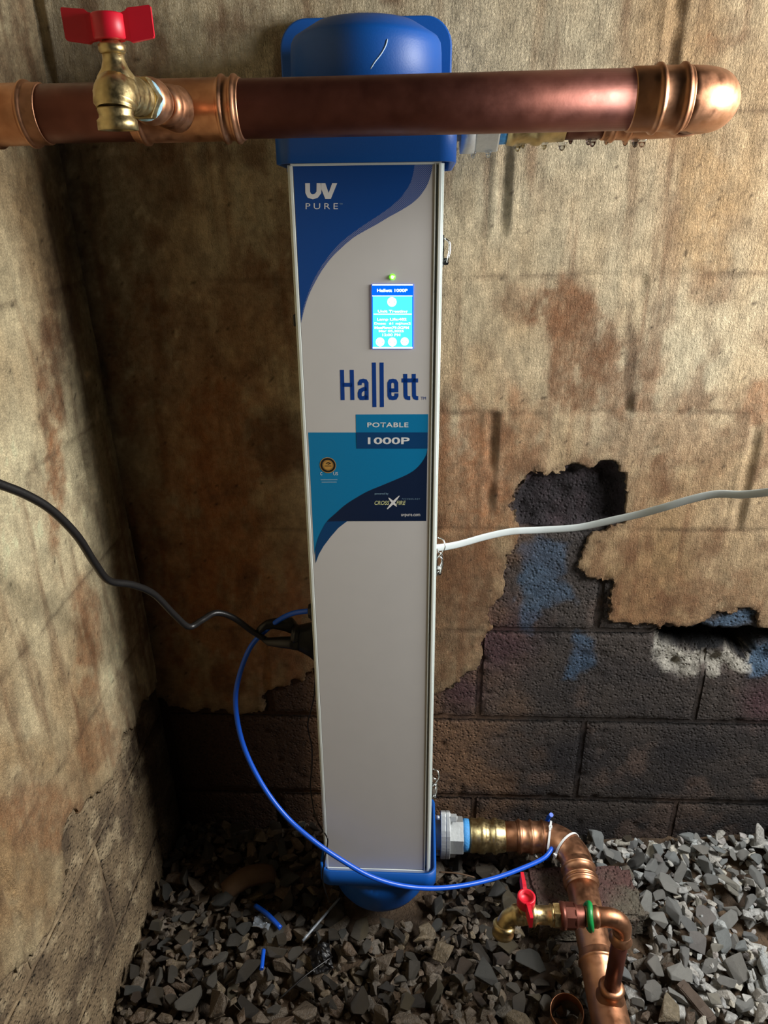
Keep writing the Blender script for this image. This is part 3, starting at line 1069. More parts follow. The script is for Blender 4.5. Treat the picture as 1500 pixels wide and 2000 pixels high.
# --- flat print
def layer(poly_px, lay, name, mat, parent=panel):
    v = []
    for px, py in poly_px:
        p = U(px, py, 0.0)
        v.append((min(max(p[0], PL + 0.0003), PR - 0.0003), -0.00006 * lay, p[2]))
    return MB().add(v, [tuple(range(len(v)))]).build(name, mat, parent, tris=True)


def z4(pts):
    return [(550 + x * 0.23333, 300 + y * 0.23333) for x, y in pts]


def z5(pts):
    return [(580 + x * 0.225, 680 + y * 0.225) for x, y in pts]


def curve2(pts, per=6):
    P = smooth_path([(a, b, 0) for a, b in pts], per)
    return [(a[0], a[1]) for a in P]


inner = curve2([(1112, 96), (1105, 150), (1080, 240), (1040, 310), (985, 380), (900, 455), (800, 525), (700, 590), (600, 660), (500, 740), (400, 850), (320, 965), (260, 1075), (215, 1190), (180, 1300), (160, 1418)])
outer = curve2([(1264, 92), (1255, 150), (1225, 250), (1170, 340), (1100, 410), (1000, 475), (900, 530), (800, 590), (700, 645), (600, 705), (500, 790), (420, 870), (350, 960), (290, 1060), (235, 1170), (195, 1285), (163, 1418)])
layer(z4([(92, 100)] + outer[:-1] + [(160, 1420)]), 1, 'halftone_band', 'print_halftone')
layer(z4([(92, 100)] + inner), 2, 'blue_sweep', 'print_blue')


def stroke(paths, w, lay, name, mat, conv, parent=panel):
    b = MB()
    for path in paths:
        P = np.asarray(path, float)
        n = len(P)
        L, Rr = [], []
        for i in range(n):
            d0 = P[i] - P[i - 1] if i else P[1] - P[0]
            d1 = P[i + 1] - P[i] if i < n - 1 else d0
            d0 = d0 / np.linalg.norm(d0); d1 = d1 / np.linalg.norm(d1)
            t = d0 + d1; t /= np.linalg.norm(t)
            nn = np.array([-t[1], t[0]])
            k = w / 2 / max(0.5, nn @ np.array([-d0[1], d0[0]]))
            L.append(P[i] + nn * k); Rr.append(P[i] - nn * k)
        pts = conv([tuple(a) for a in L] + [tuple(a) for a in Rr])
        v = []
        for px, py in pts:
            p = U(px, py, 0.0)
            v.append((p[0], -0.00006 * lay, p[2]))
        b.add(v, [(i, i + 1, n + i + 1, n + i) for i in range(n - 1)])
    return b.build(name, mat, parent)


def lettering(text, px0, py0, px1, py1, lay, name, mat, bold=0.0, shear=0.0, spacing=1.0, parent=panel, ly=None):
    cu = bpy.data.curves.new(name, 'FONT')
    cu.body = text
    cu.offset = bold
    cu.shear = shear
    cu.space_character = spacing
    cu.resolution_u = 3
    t = bpy.data.objects.new(name, cu)
    COL.objects.link(t)
    dg = bpy.context.evaluated_depsgraph_get()
    me = bpy.data.meshes.new_from_object(t.evaluated_get(dg))
    bpy.data.objects.remove(t)
    n = len(me.vertices)
    co = np.zeros(n * 3); me.vertices.foreach_get('co', co); co = co.reshape(-1, 3)
    lo, hi = co.min(0), co.max(0)
    a, c = U(px0, py1), U(px1, py1)
    top = U(px0, py0)
    fx = (co[:, 0] - lo[0]) / (hi[0] - lo[0]); fz = (co[:, 1] - lo[1]) / (hi[1] - lo[1])
    out = a[None, :] + fx[:, None] * (c - a) + fz[:, None] * (top - a)
    out[:, 1] = -0.00006 * lay if ly is None else ly
    me.vertices.foreach_set('co', out.ravel())
    me.update()
    me.materials.clear()
    me.materials.append(MAT[mat])
    me.name = name
    ob = bpy.data.objects.new(name, me)
    COL.objects.link(ob)
    ob.parent = parent
    return ob


stroke([[(217, 247), (219, 325), (232, 352), (262, 362), (292, 352), (312, 325), (314, 247)]], 40, 4, 'brand_letter', 'print_white', z4)
layer(z4([(326, 247), (366, 247), (394, 330), (424, 247), (466, 247), (412, 380), (366, 380), (330, 290)]), 4, 'brand_letter', 'print_white')
lettering('PURE', 597, 397, 660, 408.5, 4, 'brand_word', 'print_white', bold=-0.004, spacing=1.45)
lettering('TM', 663, 397, 669, 400, 4, 'trade_mark', 'print_pale')
H_PATHS = [[(391, 188), (397, 451)], [(476, 188), (482, 450)], [(395, 318), (478, 318)],
           [(546, 322), (545, 304), (556, 287), (575, 282), (594, 287), (604, 304), (606, 450)],
           [(604, 350), (572, 358), (552, 370), (545, 390), (546, 418), (556, 433), (575, 434), (594, 428), (605, 410)],
           [(668, 125), (673, 511)], [(735, 125), (738, 511)],
           [(800, 366), (863, 366), (862, 304), (852, 287), (832, 282), (812, 287), (802, 304), (803, 412), (812, 430), (834, 434), (854, 430), (864, 412), (864, 392)],
           [(940, 224), (943, 412), (950, 428), (968, 433), (984, 433)], [(1014, 224), (1017, 412), (1024, 428), (1040, 433), (1053, 433)], [(908, 280), (1052, 280)]]
stroke(H_PATHS, 35, 2, 'product_lettering', 'print_letter', z5)
lettering('TM', 822, 775, 832, 780.5, 2, 'trade_mark', 'print_letter')
layer(z5([(510, 575), (1139, 573), (1137, 731), (513, 731)]), 2, 'model_band', 'print_teal')
lettering('POTABLE', 717.5, 825, 797.5, 834.5, 4, 'model_lettering', 'print_white', bold=0.018, spacing=1.08)
S = curve2([(1133, 872), (1130, 895), (1120, 930), (1085, 990), (1030, 1050), (960, 1095), (860, 1140), (740, 1190), (620, 1240), (520, 1295), (420, 1360), (340, 1430), (260, 1505), (210, 1590), (180, 1660), (158, 1745)])
i1505 = min(range(len(S)), key=lambda i: abs(S[i][1] - 1505))
layer(z5([(97, 732), (1134, 732)] + S + [(150, 1800)]), 1, 'teal_sweep', 'print_teal')
layer(z5(S[:i1505 + 1] + [(435, 1502), (1122, 1500)]), 3, 'navy_sweep', 'print_navy')
layer(z5(S[i1505:] + [(162, 1866), (190, 1790), (230, 1720), (290, 1640), (360, 1560), (435, 1502)]), 3, 'mid_blue_sweep', 'print_mid')
layer(z5([(514, 731), (1136, 731), (1134, 871), (519, 871)]), 4, 'model_band', 'print_mid')
lettering('1000P', 718.5, 854, 800, 867.5, 5, 'model_lettering', 'print_white', bold=0.022, spacing=1.0)


def disc(px, py, r_px, lay, name, mat, parent=panel, ly=None, n=28):
    c0 = U(px, py)
    rr = abs(U(px + r_px, py)[0] - c0[0])
    v = [(c0[0] + rr * math.cos(q), -0.00006 * lay if ly is None else ly, c0[2] + rr * math.sin(q)) for q in np.linspace(0, 2 * math.pi, n, endpoint=False)]
    return MB().add(v, [tuple(range(n))]).build(name, mat, parent)


for rr, lay, m in ((16, 4, 'print_gold'), (14.8, 5, 'print_black'), (10.8, 6, 'print_gold'), (9.8, 7, 'print_black'), (9.2, 8, 'print_gold')):
    disc(640.5, 908.5, rr, lay, 'certification_seal', m)
stroke([[(240, 1022), (300, 1022)]], 6, 9, 'seal_mark', 'print_black', z5)
stroke([[(252, 1000), (275, 992), (292, 1000), (268, 1008)]], 8, 9, 'seal_mark', 'print_black', z5)
lettering('C', 625.5, 922, 629.5, 928, 4, 'seal_letter', 'print_white')
lettering('US', 651, 922, 660, 928, 4, 'seal_letter', 'print_white')
stroke([[(205, 1142), (352, 1141)], [(214, 1163), (345, 1162)]], 7, 4, 'fine_print', 'print_pale', z5)
lettering('powered by', 732, 962, 758.5, 967, 5, 'slogan_lettering', 'print_pale')
lettering('CROSS', 731.5, 978, 760.5, 986, 5, 'slogan_lettering', 'print_straw', bold=0.012, shear=0.25)
lettering('FIRE', 774, 978, 792.5, 986, 5, 'slogan_lettering', 'print_straw', bold=0.012, shear=0.25)
b = MB()
for (xa, ya), (xb, yb), w in (((795, 1298), (866, 1373), 11), ((890, 1280), (783, 1396), 11)):
    d = np.array([xb - xa, yb - ya], float); d /= np.linalg.norm(d); nn = np.array([-d[1], d[0]])
    pts = []
    for t, k in ((0, 0.25), (0.25, 0.8), (0.5, 1.0), (0.75, 0.85), (1, 0.3)):
        pts.append(np.array([xa + (xb - xa) * t, ya + (yb - ya) * t]) + nn * w * k)
    for t, k in ((1, 0.3), (0.75, 0.85), (0.5, 1.0), (0.25, 0.8), (0, 0.25)):
        pts.append(np.array([xa + (xb - xa) * t, ya + (yb - ya) * t]) - nn * w * k)
    v = [U(*q) for q in z5([tuple(p) for p in pts])]
    b.add([(p[0], -0.00040 if xa < 800 else -0.00045, p[2]) for p in v], [tuple(range(10))])
b.build('slogan_cross', 'print_white', panel)
lettering('TECHNOLOGY', 785, 973.2, 820.5, 975.8, 5, 'slogan_lettering', 'print_pale', shear=0.25, spacing=1.6)
lettering('uvpure.com', 783.5, 1003.5, 820.5, 1010, 5, 'web_lettering', 'print_white')

# --- lit display


def zs_(x, y):
    return 700 + x * 0.1, 520 + y * 0.1


def screen_quad(x0, y0, x1, y1, lay, name, mat, parent):
    v = [U(*zs_(x, y)) for x, y in ((x0, y0), (x1, y0), (x1, y1), (x0, y1))]
    return MB().add([(p[0], -0.0012 - 0.0001 * lay, p[2]) for p in v], [(0, 1, 2, 3)]).build(name, mat, parent)


v = [U(*zs_(x, y)) for x, y in ((262, 352), (1075, 352), (1068, 1608), (272, 1608))]
b = MB()
b.add([(p[0], -0.0012, p[2]) for p in v] + [(p[0], 0.0, p[2]) for p in v], [(0, 1, 2, 3), (0, 4, 5, 1), (1, 5, 6, 2), (2, 6, 7, 3), (3, 7, 4, 0)])
screen = b.build('display_screen', 'lit_blue', cab)
screen['label'] = 'lit blue touch screen showing unit status'
screen_quad(282, 575, 1052, 1575, 1, 'screen_field', 'lit_cyan', screen)
screen_quad(275, 355, 1062, 374, 1, 'screen_line', 'lit_white', screen)
screen_quad(282, 1574, 1056, 1600, 1, 'screen_line', 'lit_white', screen)
screen_quad(272, 572, 1055, 584, 2, 'screen_line', 'lit_white', screen)
screen_quad(300, 925, 1040, 940, 2, 'screen_line', 'lit_white', screen)
for txt, x0, x1, y0, y1 in (('Hallett 1000P', 365, 960, 440, 500), ('Unit Treating', 380, 960, 852, 915), ('Lamp Life:482', 365, 940, 1008, 1072), ('Dose:  61 mJ/cm2', 312, 1022, 1092, 1150),
                            ('MaxFlow:79.0GPM', 318, 985, 1170, 1224), ('Mar 05,2025', 400, 885, 1238, 1292), ('12:00 PM', 470, 820, 1312, 1362)):
    a, c = zs_(x0, y0), zs_(x1, y1)
    lettering(txt, a[0], a[1], c[0], c[1], 0, 'screen_text', 'lit_white', bold=0.02, parent=screen, ly=-0.0016)
for cx, cy, rr in ((655, 695, 90), (425, 1475, 85), (665, 1475, 85), (905, 1465, 78)):
    px, py = zs_(cx, cy)
    disc(px, py, rr * 0.1, 0, 'screen_icon', 'lit_white', screen, ly=-0.0015)
    for s in (-1, 1):
        disc(px + s * rr * 0.055, py + 0.3, 1.1, 0, 'icon_mark', 'lit_cyan', screen, ly=-0.0017, n=6)
c0 = U(766.5, 541)
MB().lathe((c0[0], -0.0002, c0[2]), (0, -1, 0), [(0, 0.0034), (0.0008, 0.0032), (0.0014, 0.0022)], 20).build('status_light', 'lit_green', cab)
MB().lathe((c0[0], -0.0014, c0[2]), (0, -1, 0), [(0, 0.0019), (0.0008, 0.0016), (0.0011, 0.0008)], 16).build('status_light_core', 'lit_core', cab)
# cable gland on the left side
g = U(608, 1193, 0.05)
MB().lathe((-HW + 0.001, 0.05, g[2]), (-1, 0, 0), [(0, 0.013), (0.004, 0.013), (0.0045, 0.0155), (0.010, 0.0155), (0.0105, 0.013), (0.014, 0.011), (0.015, 0.006)], 8, smooth=False).build('cable_gland', 'black_plastic', cab)


def cab_world(p):
    p = np.asarray(p, float)
    return BOT_C + EX * p[0] + EY * p[1] + EZ * p[2]


# ------------------------------------------------------------------ copper pipework
PIPE_R = 0.027


def arc(centre, a, b, r, n=12):
    """quarter bend: from centre + r*a to centre + r*b"""
    c, a, b = np.asarray(centre, float), np.asarray(a, float), np.asarray(b, float)
    return [c + r * (math.cos(t) * a + math.sin(t) * b) for t in np.linspace(0, math.pi / 2, n)]


def bead_profile(L, r, beads, t=0.0016, bead_h=0.0034, w=0.0045):
    """press fitting sleeve of length L with raised beads at the given stations"""
    xs = sorted(set([0.0, 0.0012, L - 0.0012, L] + [min(max(q + k * w, 0.0015), L - 0.0015) for q in beads for k in (-1, -0.6, -0.25, 0.25, 0.6, 1)]))
    prof = [(0.0, r - 0.001)]
    for x in xs:
        h = t
        for q in beads:
            k = abs(x - q) / w
            if k < 1:
                h = max(h, t + bead_h * (math.cos(math.pi * k / 1.0) * 0.5 + 0.5))
        if x in (0.0, L):
            h = t * 0.6
        prof.append((x, r + h))
    prof.append((L, r - 0.001))
    return prof


def red_handle(name, centre, along, parent, off, length=0.032):
    """butterfly lever: hub ring on a vertical stem, a wing on either side, nut on top"""
    c = np.asarray(centre, float)
    al = np.asarray(along, float); al /= np.linalg.norm(al)
    up = np.array([0, 0, 1.0]); sd = np.cross(up, al)
    b = MB()
    b.lathe(c, up, [(-0.009, 0.0112), (-0.008, 0.0128), (0.0075, 0.0128), (0.0085, 0.0118), (0.0085, 0.0090), (0.002, 0.0085), (0.002, 0.001)], 28)
    for s in (-1, 1):
        prof = [(0.0105, -0.009, 0.0085), (0.014, -0.0095, 0.0095), (0.0165, -0.011, 0.0115), (length - 0.001, -0.0085, 0.013), (length, -0.007, 0.012)]
        R = []
        for t, lo, hi in prof:
            w = 0.0028 if t < 0.03 else 0.0022
            q = c + al * t * s
            R.append([q + sd * w + up * lo, q - sd * w + up * lo, q - sd * w + up * hi, q + sd * w + up * hi])
        b.rings(R, True, True, smooth=False)
    h = b.build(name, 'red_handle', parent, offset=off)
    MB().lathe(c + up * 0.0022, up, [(0, 0.0058), (0.004, 0.0058), (0.0048, 0.005)], 6, smooth=False).lathe(c + up * 0.006, up, [(0, 0.0032), (0.003, 0.0032)], 12).build('handle_nut', 'brass', h)
    return h


# --- upper run: in front of the cabinet, doubling back through two elbows to the cabinet outlet
UY, UZ, BY = 0.823, CAM_Z + 0.0695, 0.985
XS, RB = 0.2465, 0.050
o = np.array([0.0, UY, UZ])
up = root('upper_pipe_run', o, 'large dark copper pipe crossing in front of the cabinet top', 'pipe')
MB().tube([(-0.502, UY, UZ), (-0.3, UY, UZ), (0, UY, UZ), (0.235, UY, UZ)], PIPE_R, 48).build('pipe', 'old_copper', up, o)


def ux(px, py=205):
    return at_y(px, py, UY - 0.02)[0]


def sleeve(root_, off, start, axis, L, beads, name, mat='copper', r=PIPE_R):
    return MB().lathe(start, axis, bead_profile(L, r, beads), 48, cap0=False, cap1=False).build(name, mat, root_, offset=off)


x0, x1 = ux(1238), ux(1352)
e1 = MB()
path = [(x1 - 0.002, UY, UZ)] + [tuple(p) for p in arc((XS, UY + RB, UZ), (0, -1, 0), (1, 0, 0), RB, 14)] + [(XS + RB, UY + RB + 0.012, UZ)]
e1.tube(path, PIPE_R + 0.0016, 48)
el = e1.build('elbow', 'copper', up, o)
MB().lathe((x0, UY, UZ), (1, 0, 0), bead_profile(x1 - x0, PIPE_R, [ux(1290) - x0, ux(1338) - x0]), 48, cap0=False, cap1=False).build('elbow_collar', 'copper', el, o)
MB().tube([(XS + RB, UY + RB + 0.004, UZ), (XS + RB, BY - RB - 0.004, UZ)], PIPE_R, 40).build('pipe', 'old_copper', up, o)
e2 = MB()
e2.tube([(XS + RB, BY - RB - 0.012, UZ)] + [tuple(p) for p in arc((XS, BY - RB, UZ), (1, 0, 0), (0, 1, 0), RB, 14)] + [(XS - 0.03, BY, UZ)], PIPE_R + 0.0016, 48)
e2.lathe((XS - 0.032, BY, UZ), (1, 0, 0), bead_profile(0.034, PIPE_R, [0.012, 0.030]), 48, cap0=False, cap1=False)
e2.build('elbow', 'copper', up, o)


def bx_(px):
    return at_y(px, 270, BY)[0]


MB().tube([(bx_(1092), BY, UZ), (XS - 0.03, BY, UZ)], PIPE_R, 40).build('pipe', 'old_copper', up, o)
q0, q1 = bx_(988), bx_(1100)
MB().lathe((q0, BY, UZ), (1, 0, 0), [(0, 0.02), (0, 0.031), (0.008, 0.033), (0.012, 0.031), (0.028, 0.030), (0.033, 0.033), (0.040, 0.033), (0.044, 0.030), (q1 - q0, 0.029), (q1 - q0, 0.02)], 40).build('brass_adapter', 'brass', up, o)
CABX = cab_world((HW, 0.07, CAB_H))[0]
MB().lathe((bx_(973), BY, UZ), (1, 0, 0), [(0, 0.027), (0.001, 0.0305), (q0 - bx_(973), 0.0305), (q0 - bx_(973), 0.02)], 32).build('thread_tape', 'tape', up, o)
MB().lathe((bx_(926), BY, UZ), (1, 0, 0), [(0, 0.02), (0, 0.037), (0.002, 0.0385), (bx_(973) - bx_(926) - 0.002, 0.0385), (bx_(973) - bx_(926), 0.037), (bx_(973) - bx_(926), 0.02)], 6, smooth=False, twist=math.pi / 6).build('union_nut', 'zinc', up, o)
MB().lathe((bx_(899), BY, UZ), (1, 0, 0), [(0, 0.02), (0, 0.040), (bx_(926) - bx_(899), 0.040), (bx_(926) - bx_(899), 0.02)], 32).lathe((CABX - 0.004, BY, UZ), (1, 0, 0), [(0, 0.026), (bx_(899) - CABX + 0.006, 0.026)], 28).build('flange', 'zinc', up, o)
# left coupling and the tee that carries the drain valve
x0, x1 = ux(-60, 240), ux(76, 235)
sleeve(up, o, (x0, UY, UZ), (1, 0, 0), x1 - x0, [ux(44, 235) - x0, ux(-30, 235) - x0], 'coupling')
x0, x1 = ux(248, 220), ux(466, 212)
tee = MB()
tee.lathe((x0, UY, UZ), (1, 0, 0), bead_profile(x1 - x0, PIPE_R, [ux(268, 220) - x0, ux(430, 212) - x0, ux(456, 212) - x0 - 0.001]), 48, cap0=False, cap1=False)
XT = ux(344)
tee.lathe((XT, UY - 0.018, UZ), (0, -1, 0), [(0, 0.021), (0.010, 0.020), (0.016, 0.0165), (0.022, 0.0165), (0.026, 0.0195), (0.030, 0.0165), (0.036, 0.0155), (0.040, 0.0185), (0.044, 0.0155), (0.046, 0.0135)], 36)
tee.build('tee', 'copper', up, o)
YB = UY - 0.068
MB().lathe((XT, YB + 0.002, UZ), (0, -1, 0), [(0, 0.012), (0.012, 0.0125), (0.014, 0.0165), (0.022, 0.0172), (0.026, 0.0192), (0.034, 0.0192), (0.038, 0.017), (0.046, 0.017), (0.046, 0.01)], 36).build('threaded_adapter', 'copper', up, o)
# hanging water drops under the back run
for k, px in enumerate((925, 955, 1012, 1022, 1064, 1099, 1115, 1150, 1158, 1185, 1222, 1255, 1290, 1318, 1357)):
    x = bx_(px)
    if x > XS + 0.02:
        x = XS + 0.01
    rr = (0.0028, 0.0036, 0.0045)[k % 3]
    drop_r = 0.040 if px < 930 else (0.0385 if px < 970 else (0.0305 if px < 1100 else (PIPE_R + (0.0016 if x > XS - 0.03 else 0))))
    MB().lathe((x, BY, UZ - drop_r + 0.001), (0, 0, -1), [(0, rr * 1.5), (rr * 0.5, rr), (rr * 1.3, rr * 0.85), (rr * 1.9, rr * 0.5), (rr * 2.1, 0.0003)], 12).build('water_drop', 'water', up, o)

# --- drain valve on the tee
vy = YB - 0.046
vo = np.array([XT, vy - 0.045, UZ])
dv = root('drain_valve', vo, 'brass drain valve with a red butterfly handle on the upper copper pipe', 'valve')
YH = vy + 0.004
MB().lathe((XT, YH, UZ), (0, -1, 0), [(0, 0.014), (0, 0.0162), (0.003, 0.0172), (0.006, 0.0165), (0.008, 0.014)], 24).build('thread_sealant', 'pipe_dope', dv, vo)
b = MB()
b.lathe((XT, YH - 0.004, UZ), (0, -1, 0), [(0, 0.012), (0, 0.0175), (0.001, 0.018), (0.011, 0.018), (0.012, 0.0172), (0.012, 0.01)], 6, smooth=False)
b.lathe((XT, YH - 0.015, UZ), (0, -1, 0), [(0, 0.0145), (0.004, 0.0150), (0.006, 0.0135), (0.010, 0.0135), (0.012, 0.0150), (0.018, 0.0150), (0.021, 0.0138), (0.026, 0.0138), (0.029, 0.0158), (0.034, 0.0150), (0.038, 0.014)], 28)
cy = YH - 0.064
b.tube(smooth_path([(XT, YH - 0.046, UZ), (XT, cy + 0.006, UZ + 0.001), (XT, cy - 0.004, UZ - 0.004), (XT, cy - 0.007, UZ - 0.009), (XT, cy - 0.0085, UZ - 0.014)], 5), [0.0150] * 6 + [0.0170] * 6 + [0.0165] * 5 + [0.0145] * 4, 28)
b.lathe((XT, cy + 0.004, UZ), (0, 0, 1), [(-0.004, 0.0155), (0.010, 0.0150), (0.016, 0.0105), (0.022, 0.0085), (0.028, 0.0085)], 28)
b.build('valve_body', 'brass', dv, vo)
MB().lathe((XT, cy - 0.0085, UZ - 0.012), (0, 0, -1), [(0, 0.0135), (0.002, 0.0142), (0.005, 0.0132), (0.007, 0.0135), (0.009, 0.0155), (0.016, 0.0157), (0.016, 0.0118), (0.004, 0.0110), (0.002, 0.001)], 32).build('hose_outlet', 'brass', dv, vo)
MB().lathe((XT, cy + 0.004, UZ + 0.026), (0, 0, 1), [(0, 0.009), (0.002, 0.0105), (0.006, 0.0105), (0.008, 0.007), (0.014, 0.006)], 24).build('packing_nut', 'brass', dv, vo)
red_handle('handle', (XT, cy + 0.004, UZ + 0.044), (1, 0.12, 0.02), dv, vo, 0.034)

# --- lower run: cabinet inlet, elbow, forward over the gravel
LY, LZ = 0.995, 0.085
FX, FZ = 0.289, 0.068
lo_ = np.array([FX, 0.8, 0.0])
lw = root('lower_pipe_run', lo_, 'bright copper pipe bending over the gravel from the cabinet foot', 'pipe')


def lx(px, py=1632):
    return at_y(px, py, LY)[0]


XL = FX - 0.055
MB().tube([(lx(975), LY, LZ), (XL - 0.01, LY, LZ)], PIPE_R, 40).build('pipe', 'copper', lw, lo_)
el = MB()
pa = [(XL - 0.004, LY, LZ)] + [tuple(p) for p in arc((XL, LY - 0.055, LZ), (0, 1, 0), (1, 0, 0), 0.055, 16)] + [(FX, LY - 0.060, LZ - 0.001)]
el.tube(pa, PIPE_R + 0.0016, 48)
xs0 = lx(1008)
el.lathe((xs0, LY, LZ), (1, 0, 0), bead_profile(XL - xs0 + 0.002, PIPE_R, [lx(1014) - xs0, lx(1036) - xs0, lx(1060) - xs0]), 48, cap0=False, cap1=False)
fd = np.array([0, -1.0, -0.055]); fd /= np.linalg.norm(fd)
el.lathe((FX, LY - 0.055, LZ), fd, bead_profile(0.050, PIPE_R, [0.013, 0.034, 0.042]), 48, cap0=False, cap1=False)
el.build('elbow', 'copper', lw, lo_)
p0 = np.array([FX, LY - 0.055, LZ])
MB().tube([p0 + fd * t for t in (0.01, 0.1, 0.2, 0.3, 0.45)], PIPE_R, 48).build('pipe', 'copper', lw, lo_)
T0 = 0.165     # start of the tee along the forward run
b = MB()
b.lathe(p0 + fd * T0, fd, bead_profile(0.17, PIPE_R, [0.014, 0.155]), 48, cap0=False, cap1=False)
RZ = p0 + fd * (T0 + 0.078)
RX, RY = FX + 0.002, RZ[1]
b.lathe((RX, RY, RZ[2] + 0.012), (0, 0, 1), [(0, 0.022), (0.012, 0.021), (0.018, 0.0165), (0.026, 0.0165), (0.031, 0.0195), (0.036, 0.0165), (0.037, 0.0125)], 36)
b.build('tee', 'copper', lw, lo_)
MB().tube([p0 + fd * (T0 + 0.16), p0 + fd * (T0 + 0.35)], PIPE_R, 40).build('pipe', 'copper', lw, lo_)
# flange and union at the cabinet
CX = cab_world((HW, 0.13, 0.0))[0]
f0, f1, f2, f3, f4 = lx(860), lx(870), lx(878), lx(904), lx(917)
MB().lathe((CX - 0.006, LY, LZ), (1, 0, 0), [(0, 0.028), (f0 - CX + 0.008, 0.028)], 32).build('inlet_neck', 'zinc', lw, lo_)


def flange_plate(xa, xb, name):
    pts = []
    for q in np.linspace(0, 2 * math.pi, 40, endpoint=False):
        yy, zz = 0.038 * math.cos(q), 0.040 * math.sin(q)
        pts.append((yy, zz))
    hull = [(LY + yy, LZ + zz * (1.0 + 0.45 * abs(zz / 0.040) ** 1.2)) for yy, zz in pts]
    hull = [(LY + (yy - LY) * (1 - 0.55 * max(0, (abs(zz - LZ) - 0.033) / 0.026)), zz) for yy, zz in hull]
    return MB().prism(hull, xa, xb, lambda y_, z_, x_: (x_, y_, z_)).build(name, 'zinc', lw, lo_, bevel=0.001)


flange_plate(f0, f1 - 0.0005, 'flange_plate')
flange_plate(f1, f2, 'flange_plate')
for s in (-1, 1):
    zc = LZ + s * 0.0475
    MB().lathe((f0 - 0.008, LY - 0.003, zc), (1, 0, 0), [(0, 0.0045), (0.006, 0.0045), (0.006, 0.0042), (f2 - f0 + 0.022, 0.0042)], 14).build('bolt', 'zinc', lw, lo_)
    MB().lathe((f2, LY - 0.003, zc), (1, 0, 0), [(0, 0.0085), (0.002, 0.0085), (0.002, 0.0078), (0.011, 0.0078), (0.012, 0.007)], 6, smooth=False).build('nut', 'zinc', lw, lo_)
MB().lathe((f2 - 0.001, LY, LZ), (1, 0, 0), [(0, 0.02), (0, 0.033), (0.001, 0.034), (f3 - f2, 0.034), (f3 - f2 + 0.001, 0.033), (f3 - f2 + 0.001, 0.02)], 6, smooth=False, twist=math.pi / 6).build('union_nut', 'zinc', lw, lo_)
MB().lathe((f3 - 0.001, LY, LZ), (1, 0, 0), [(0, 0.02), (0.001, 0.0292), (0.005, 0.0300), (f4 - f3 + 0.001, 0.0292), (f4 - f3 + 0.002, 0.02)], 36).build('thread_tape', 'tape', lw, lo_)
g = lx(986) - f4
MB().lathe((f4, LY, LZ), (1, 0, 0), [(0, 0.02), (0, 0.0305), (0.004, 0.0315), (g * 0.22, 0.0300), (g * 0.25, 0.0325), (g * 0.42, 0.0325), (g * 0.45, 0.0295), (g * 0.62, 0.0290), (g * 0.66, 0.0325), (g * 0.74, 0.0330), (g * 0.80, 0.0300), (g * 0.97, 0.0288), (g, 0.0280), (g, 0.02)], 48).build('brass_adapter', 'brass', lw, lo_)

# --- sampling branch with its own valve
RT = 0.272
so = np.array([RX, RY, RZ[2] + 0.045])
br = root('branch_pipe', so, 'thin copper riser bending left above the lower pipe with a green ring', 'pipe')
MB().tube([(RX, RY, RZ[2] + 0.03), (RX, RY, RT - 0.036)], 0.0118, 28).build('riser', 'old_copper', br, so)
b = MB()
b.tube([(RX, RY, RT - 0.045)] + [tuple(p) for p in arc((RX - 0.026, RY, RT - 0.026), (1, 0, 0), (0, 0, 1), 0.026, 12)] + [(RX - 0.055, RY, RT)], 0.0132, 32)
b.lathe((RX, RY, RT - 0.052), (0, 0, 1), [(0, 0.0115), (0.001, 0.0135), (0.006, 0.0165), (0.011, 0.0135), (0.02, 0.0132)], 32)
b.lathe((RX - 0.036, RY, RT), (-1, 0, 0), [(0, 0.0132), (0.003, 0.015), (0.007, 0.0148), (0.010, 0.0135), (0.02, 0.0135)], 32)
b.build('elbow', 'copper', br, so)
ring = [(RX - 0.050 + 0.0015 * math.sin(2 * q), RY + 0.0165 * math.cos(q), RT + 0.0165 * math.sin(q)) for q in np.linspace(0, 2 * math.pi, 40)]
MB().tube(ring, 0.0042, 12).build('green_ring', 'green_wire', br, so)
b = MB()
b.lathe((RX - 0.055, RY, RT), (-1, 0, 0), [(0, 0.0125), (0.003, 0.0150), (0.010, 0.0142), (0.013, 0.0165), (0.016, 0.0175)], 32)
b.lathe((RX - 0.070, RY, RT), (-1, 0, 0), [(0, 0.015), (0, 0.0182), (0.013, 0.0182), (0.014, 0.017)], 8, smooth=False)
b.lathe((RX - 0.083, RY, RT), (-1, 0, 0), [(0, 0.015), (0, 0.0180), (0.005, 0.0190), (0.008, 0.0178), (0.009, 0.012)], 32)
b.build('threaded_adapter', 'old_copper', br, so)

XV = RX - 0.092
so2 = np.array([XV - 0.045, RY, RT - 0.02])
sv = root('sampling_valve', so2, 'small brass valve with a red handle above the gravel', 'valve')
b = MB()
b.lathe((XV + 0.004, RY, RT), (-1, 0, 0), [(0, 0.010), (0, 0.0172), (0.012, 0.0172), (0.0125, 0.012)], 6, smooth=False)
b.lathe((XV - 0.006, RY, RT), (-1, 0, 0), [(0, 0.0140), (0.006, 0.0152), (0.008, 0.0128), (0.026, 0.0125), (0.028, 0.0158), (0.034, 0.0160), (0.036, 0.0130), (0.046, 0.0150), (0.052, 0.0130)], 32)
b.tube(smooth_path([(XV - 0.050, RY, RT), (XV - 0.062, RY - 0.001, RT - 0.001), (XV - 0.072, RY - 0.003, RT - 0.007), (XV - 0.077, RY - 0.006, RT - 0.016)], 6), [0.0145] * 7 + [0.0125] * 6 + [0.0118] * 6, 28)
b.lathe((XV - 0.048, RY, RT + 0.004), (0, 0, 1), [(0, 0.0110), (0.012, 0.0098), (0.020, 0.0065), (0.026, 0.006)], 24)
b.build('valve_body', 'brass', sv, so2)
